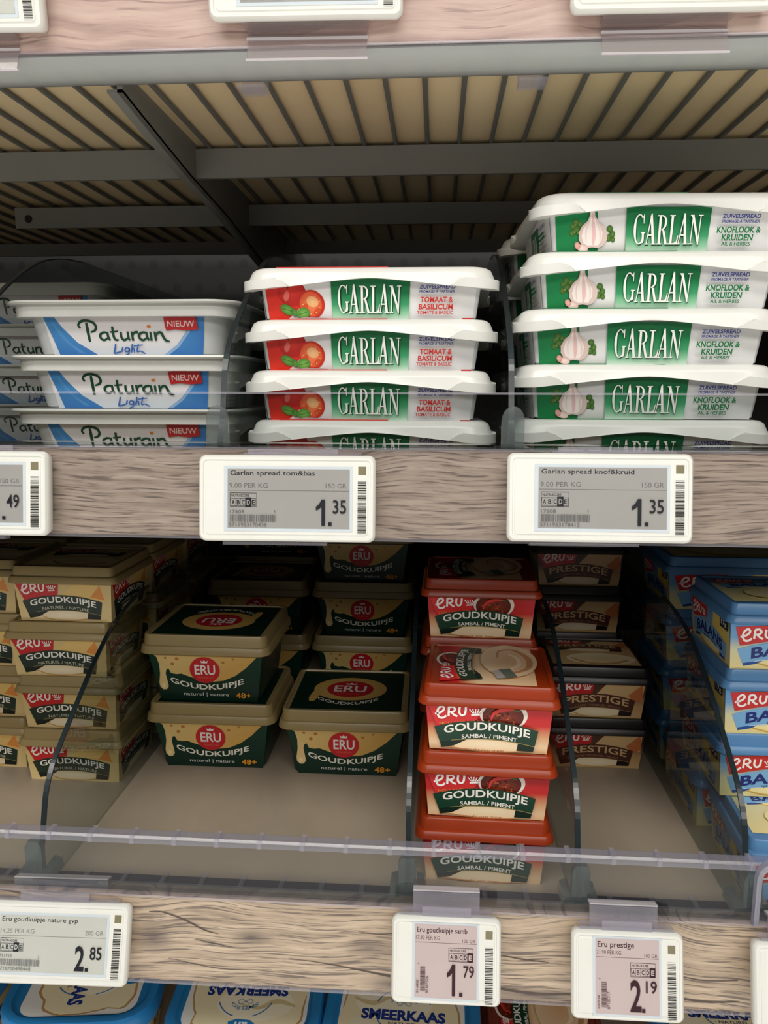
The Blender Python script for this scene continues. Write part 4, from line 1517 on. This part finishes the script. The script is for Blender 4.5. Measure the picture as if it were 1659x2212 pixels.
def kind_smeer():
    w, d, h = 0.1045, 0.088, 0.062
    b = MB()
    b.loft([rrect(w - 0.024, d - 0.024, 0.016, 0), rrect(w - 0.021, d - 0.021, 0.018, 0.0016), rrect(w - 0.010, d - 0.010, 0.022, h - 0.010)])
    l = MB()
    l.loft([rrect(w - 0.004, d - 0.004, 0.023, h - 0.013), rrect(w, d, 0.025, h - 0.0125), rrect(w, d, 0.025, h - 0.003), rrect(w - 0.0025, d - 0.0025, 0.024, h - 0.0005),
            rrect(w - 0.006, d - 0.006, 0.0225, h), rrect(w - 0.013, d - 0.013, 0.019, h - 0.0006), rrect(w - 0.0165, d - 0.0165, 0.0175, h - 0.003), rrect(w - 0.020, d - 0.020, 0.016, h - 0.0035)])
    A = lid_art()
    # keep the print inside the recessed panel
    W2, D2, r = (w - 0.021) / 2, (d - 0.021) / 2, 0.015

    def clampf(u, v, l_):
        u = max(-W2, min(W2, u))
        v = max(-D2, min(D2, v))
        ex, ey = abs(u) - (W2 - r), abs(v) - (D2 - r)
        if ex > 0 and ey > 0:
            q = math.hypot(ex, ey)
            if q > r:
                u = math.copysign(W2 - r + ex * r / q, u)
                v = math.copysign(D2 - r + ey * r / q, v)
        return u, v
    # rounded base panel instead of the plain rectangle
    base = [(p[0] / 0.0001, p[1] / 0.0001) for p in rrect(w - 0.021, d - 0.021, 0.015, 0, 6)]
    A.items[0] = (base, [tuple(range(len(base)))], [(232, 232, 228)] * len(base), None, 1)
    out = {}
    for nm, rot in (('plain', 0), ('turned', 2), ('sideways', 1)):
        def pl(u, v, l_, rot=rot):
            if rot == 1:
                u, v = clampf(v * 1.16, -u * 0.86, l_)
            else:
                u, v = clampf(u, v, l_)
            if rot == 2:
                u, v = -u, -v
            return (u, v, h - 0.0035 + l_)
        out[nm] = A.mesh('lid_label', pl)
    S = Art(0, 0, 0.0001)
    for k in range(2):
        S.rect(-60 + 150 * k, -330, 50 + 150 * k, -220, (52, 44, 40))
        S.ell(-5 + 150 * k, -275, 34, 30, (206, 190, 150), 12)
    sd = S.mesh('side_label', face_place((w - 0.021) / 2, (w - 0.010) / 2, h - 0.010, 1, 1, 'right'))
    return b.mesh('cup', M_cream, 40), l.mesh('lid', M_skyblue, 40), out, sd, d


CUP, LID, LABS, SIDE, SD = kind_smeer()


def smeer(label, x, yf, rz, which):
    t = thing('cheese_tub', label, 'tub', (x, yf + SD / 2, FB), (0, 0, R(rz)), 'blue-lidded spread tubs')
    link('cup', CUP, t)
    l = link('lid', LID, t)
    link('lid_label', LABS[which], l)
    link('side_label', SIDE, t)


smeer('blue-rimmed cream tub under the 2.85 price tag, lid print sideways', -0.2400, 0.0400, 7, 'sideways')
smeer('blue-rimmed cream tub between the 2.85 and 1.79 tags, upside-down lid print', -0.1240, 0.0330, 3, 'turned')
smeer('blue-rimmed cream tub beside the 1.79 tag, lid print upright', -0.0180, 0.0250, -1, 'plain')
smeer('blue-rimmed cream tub at the lower left picture corner', -0.3530, 0.0360, 0, 'plain')
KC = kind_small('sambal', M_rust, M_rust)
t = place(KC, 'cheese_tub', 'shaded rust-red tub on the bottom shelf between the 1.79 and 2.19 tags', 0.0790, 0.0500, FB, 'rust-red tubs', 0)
smeer('cream tub under the tan rail at the lower right corner', 0.2000, 0.0420, 0, 'plain')
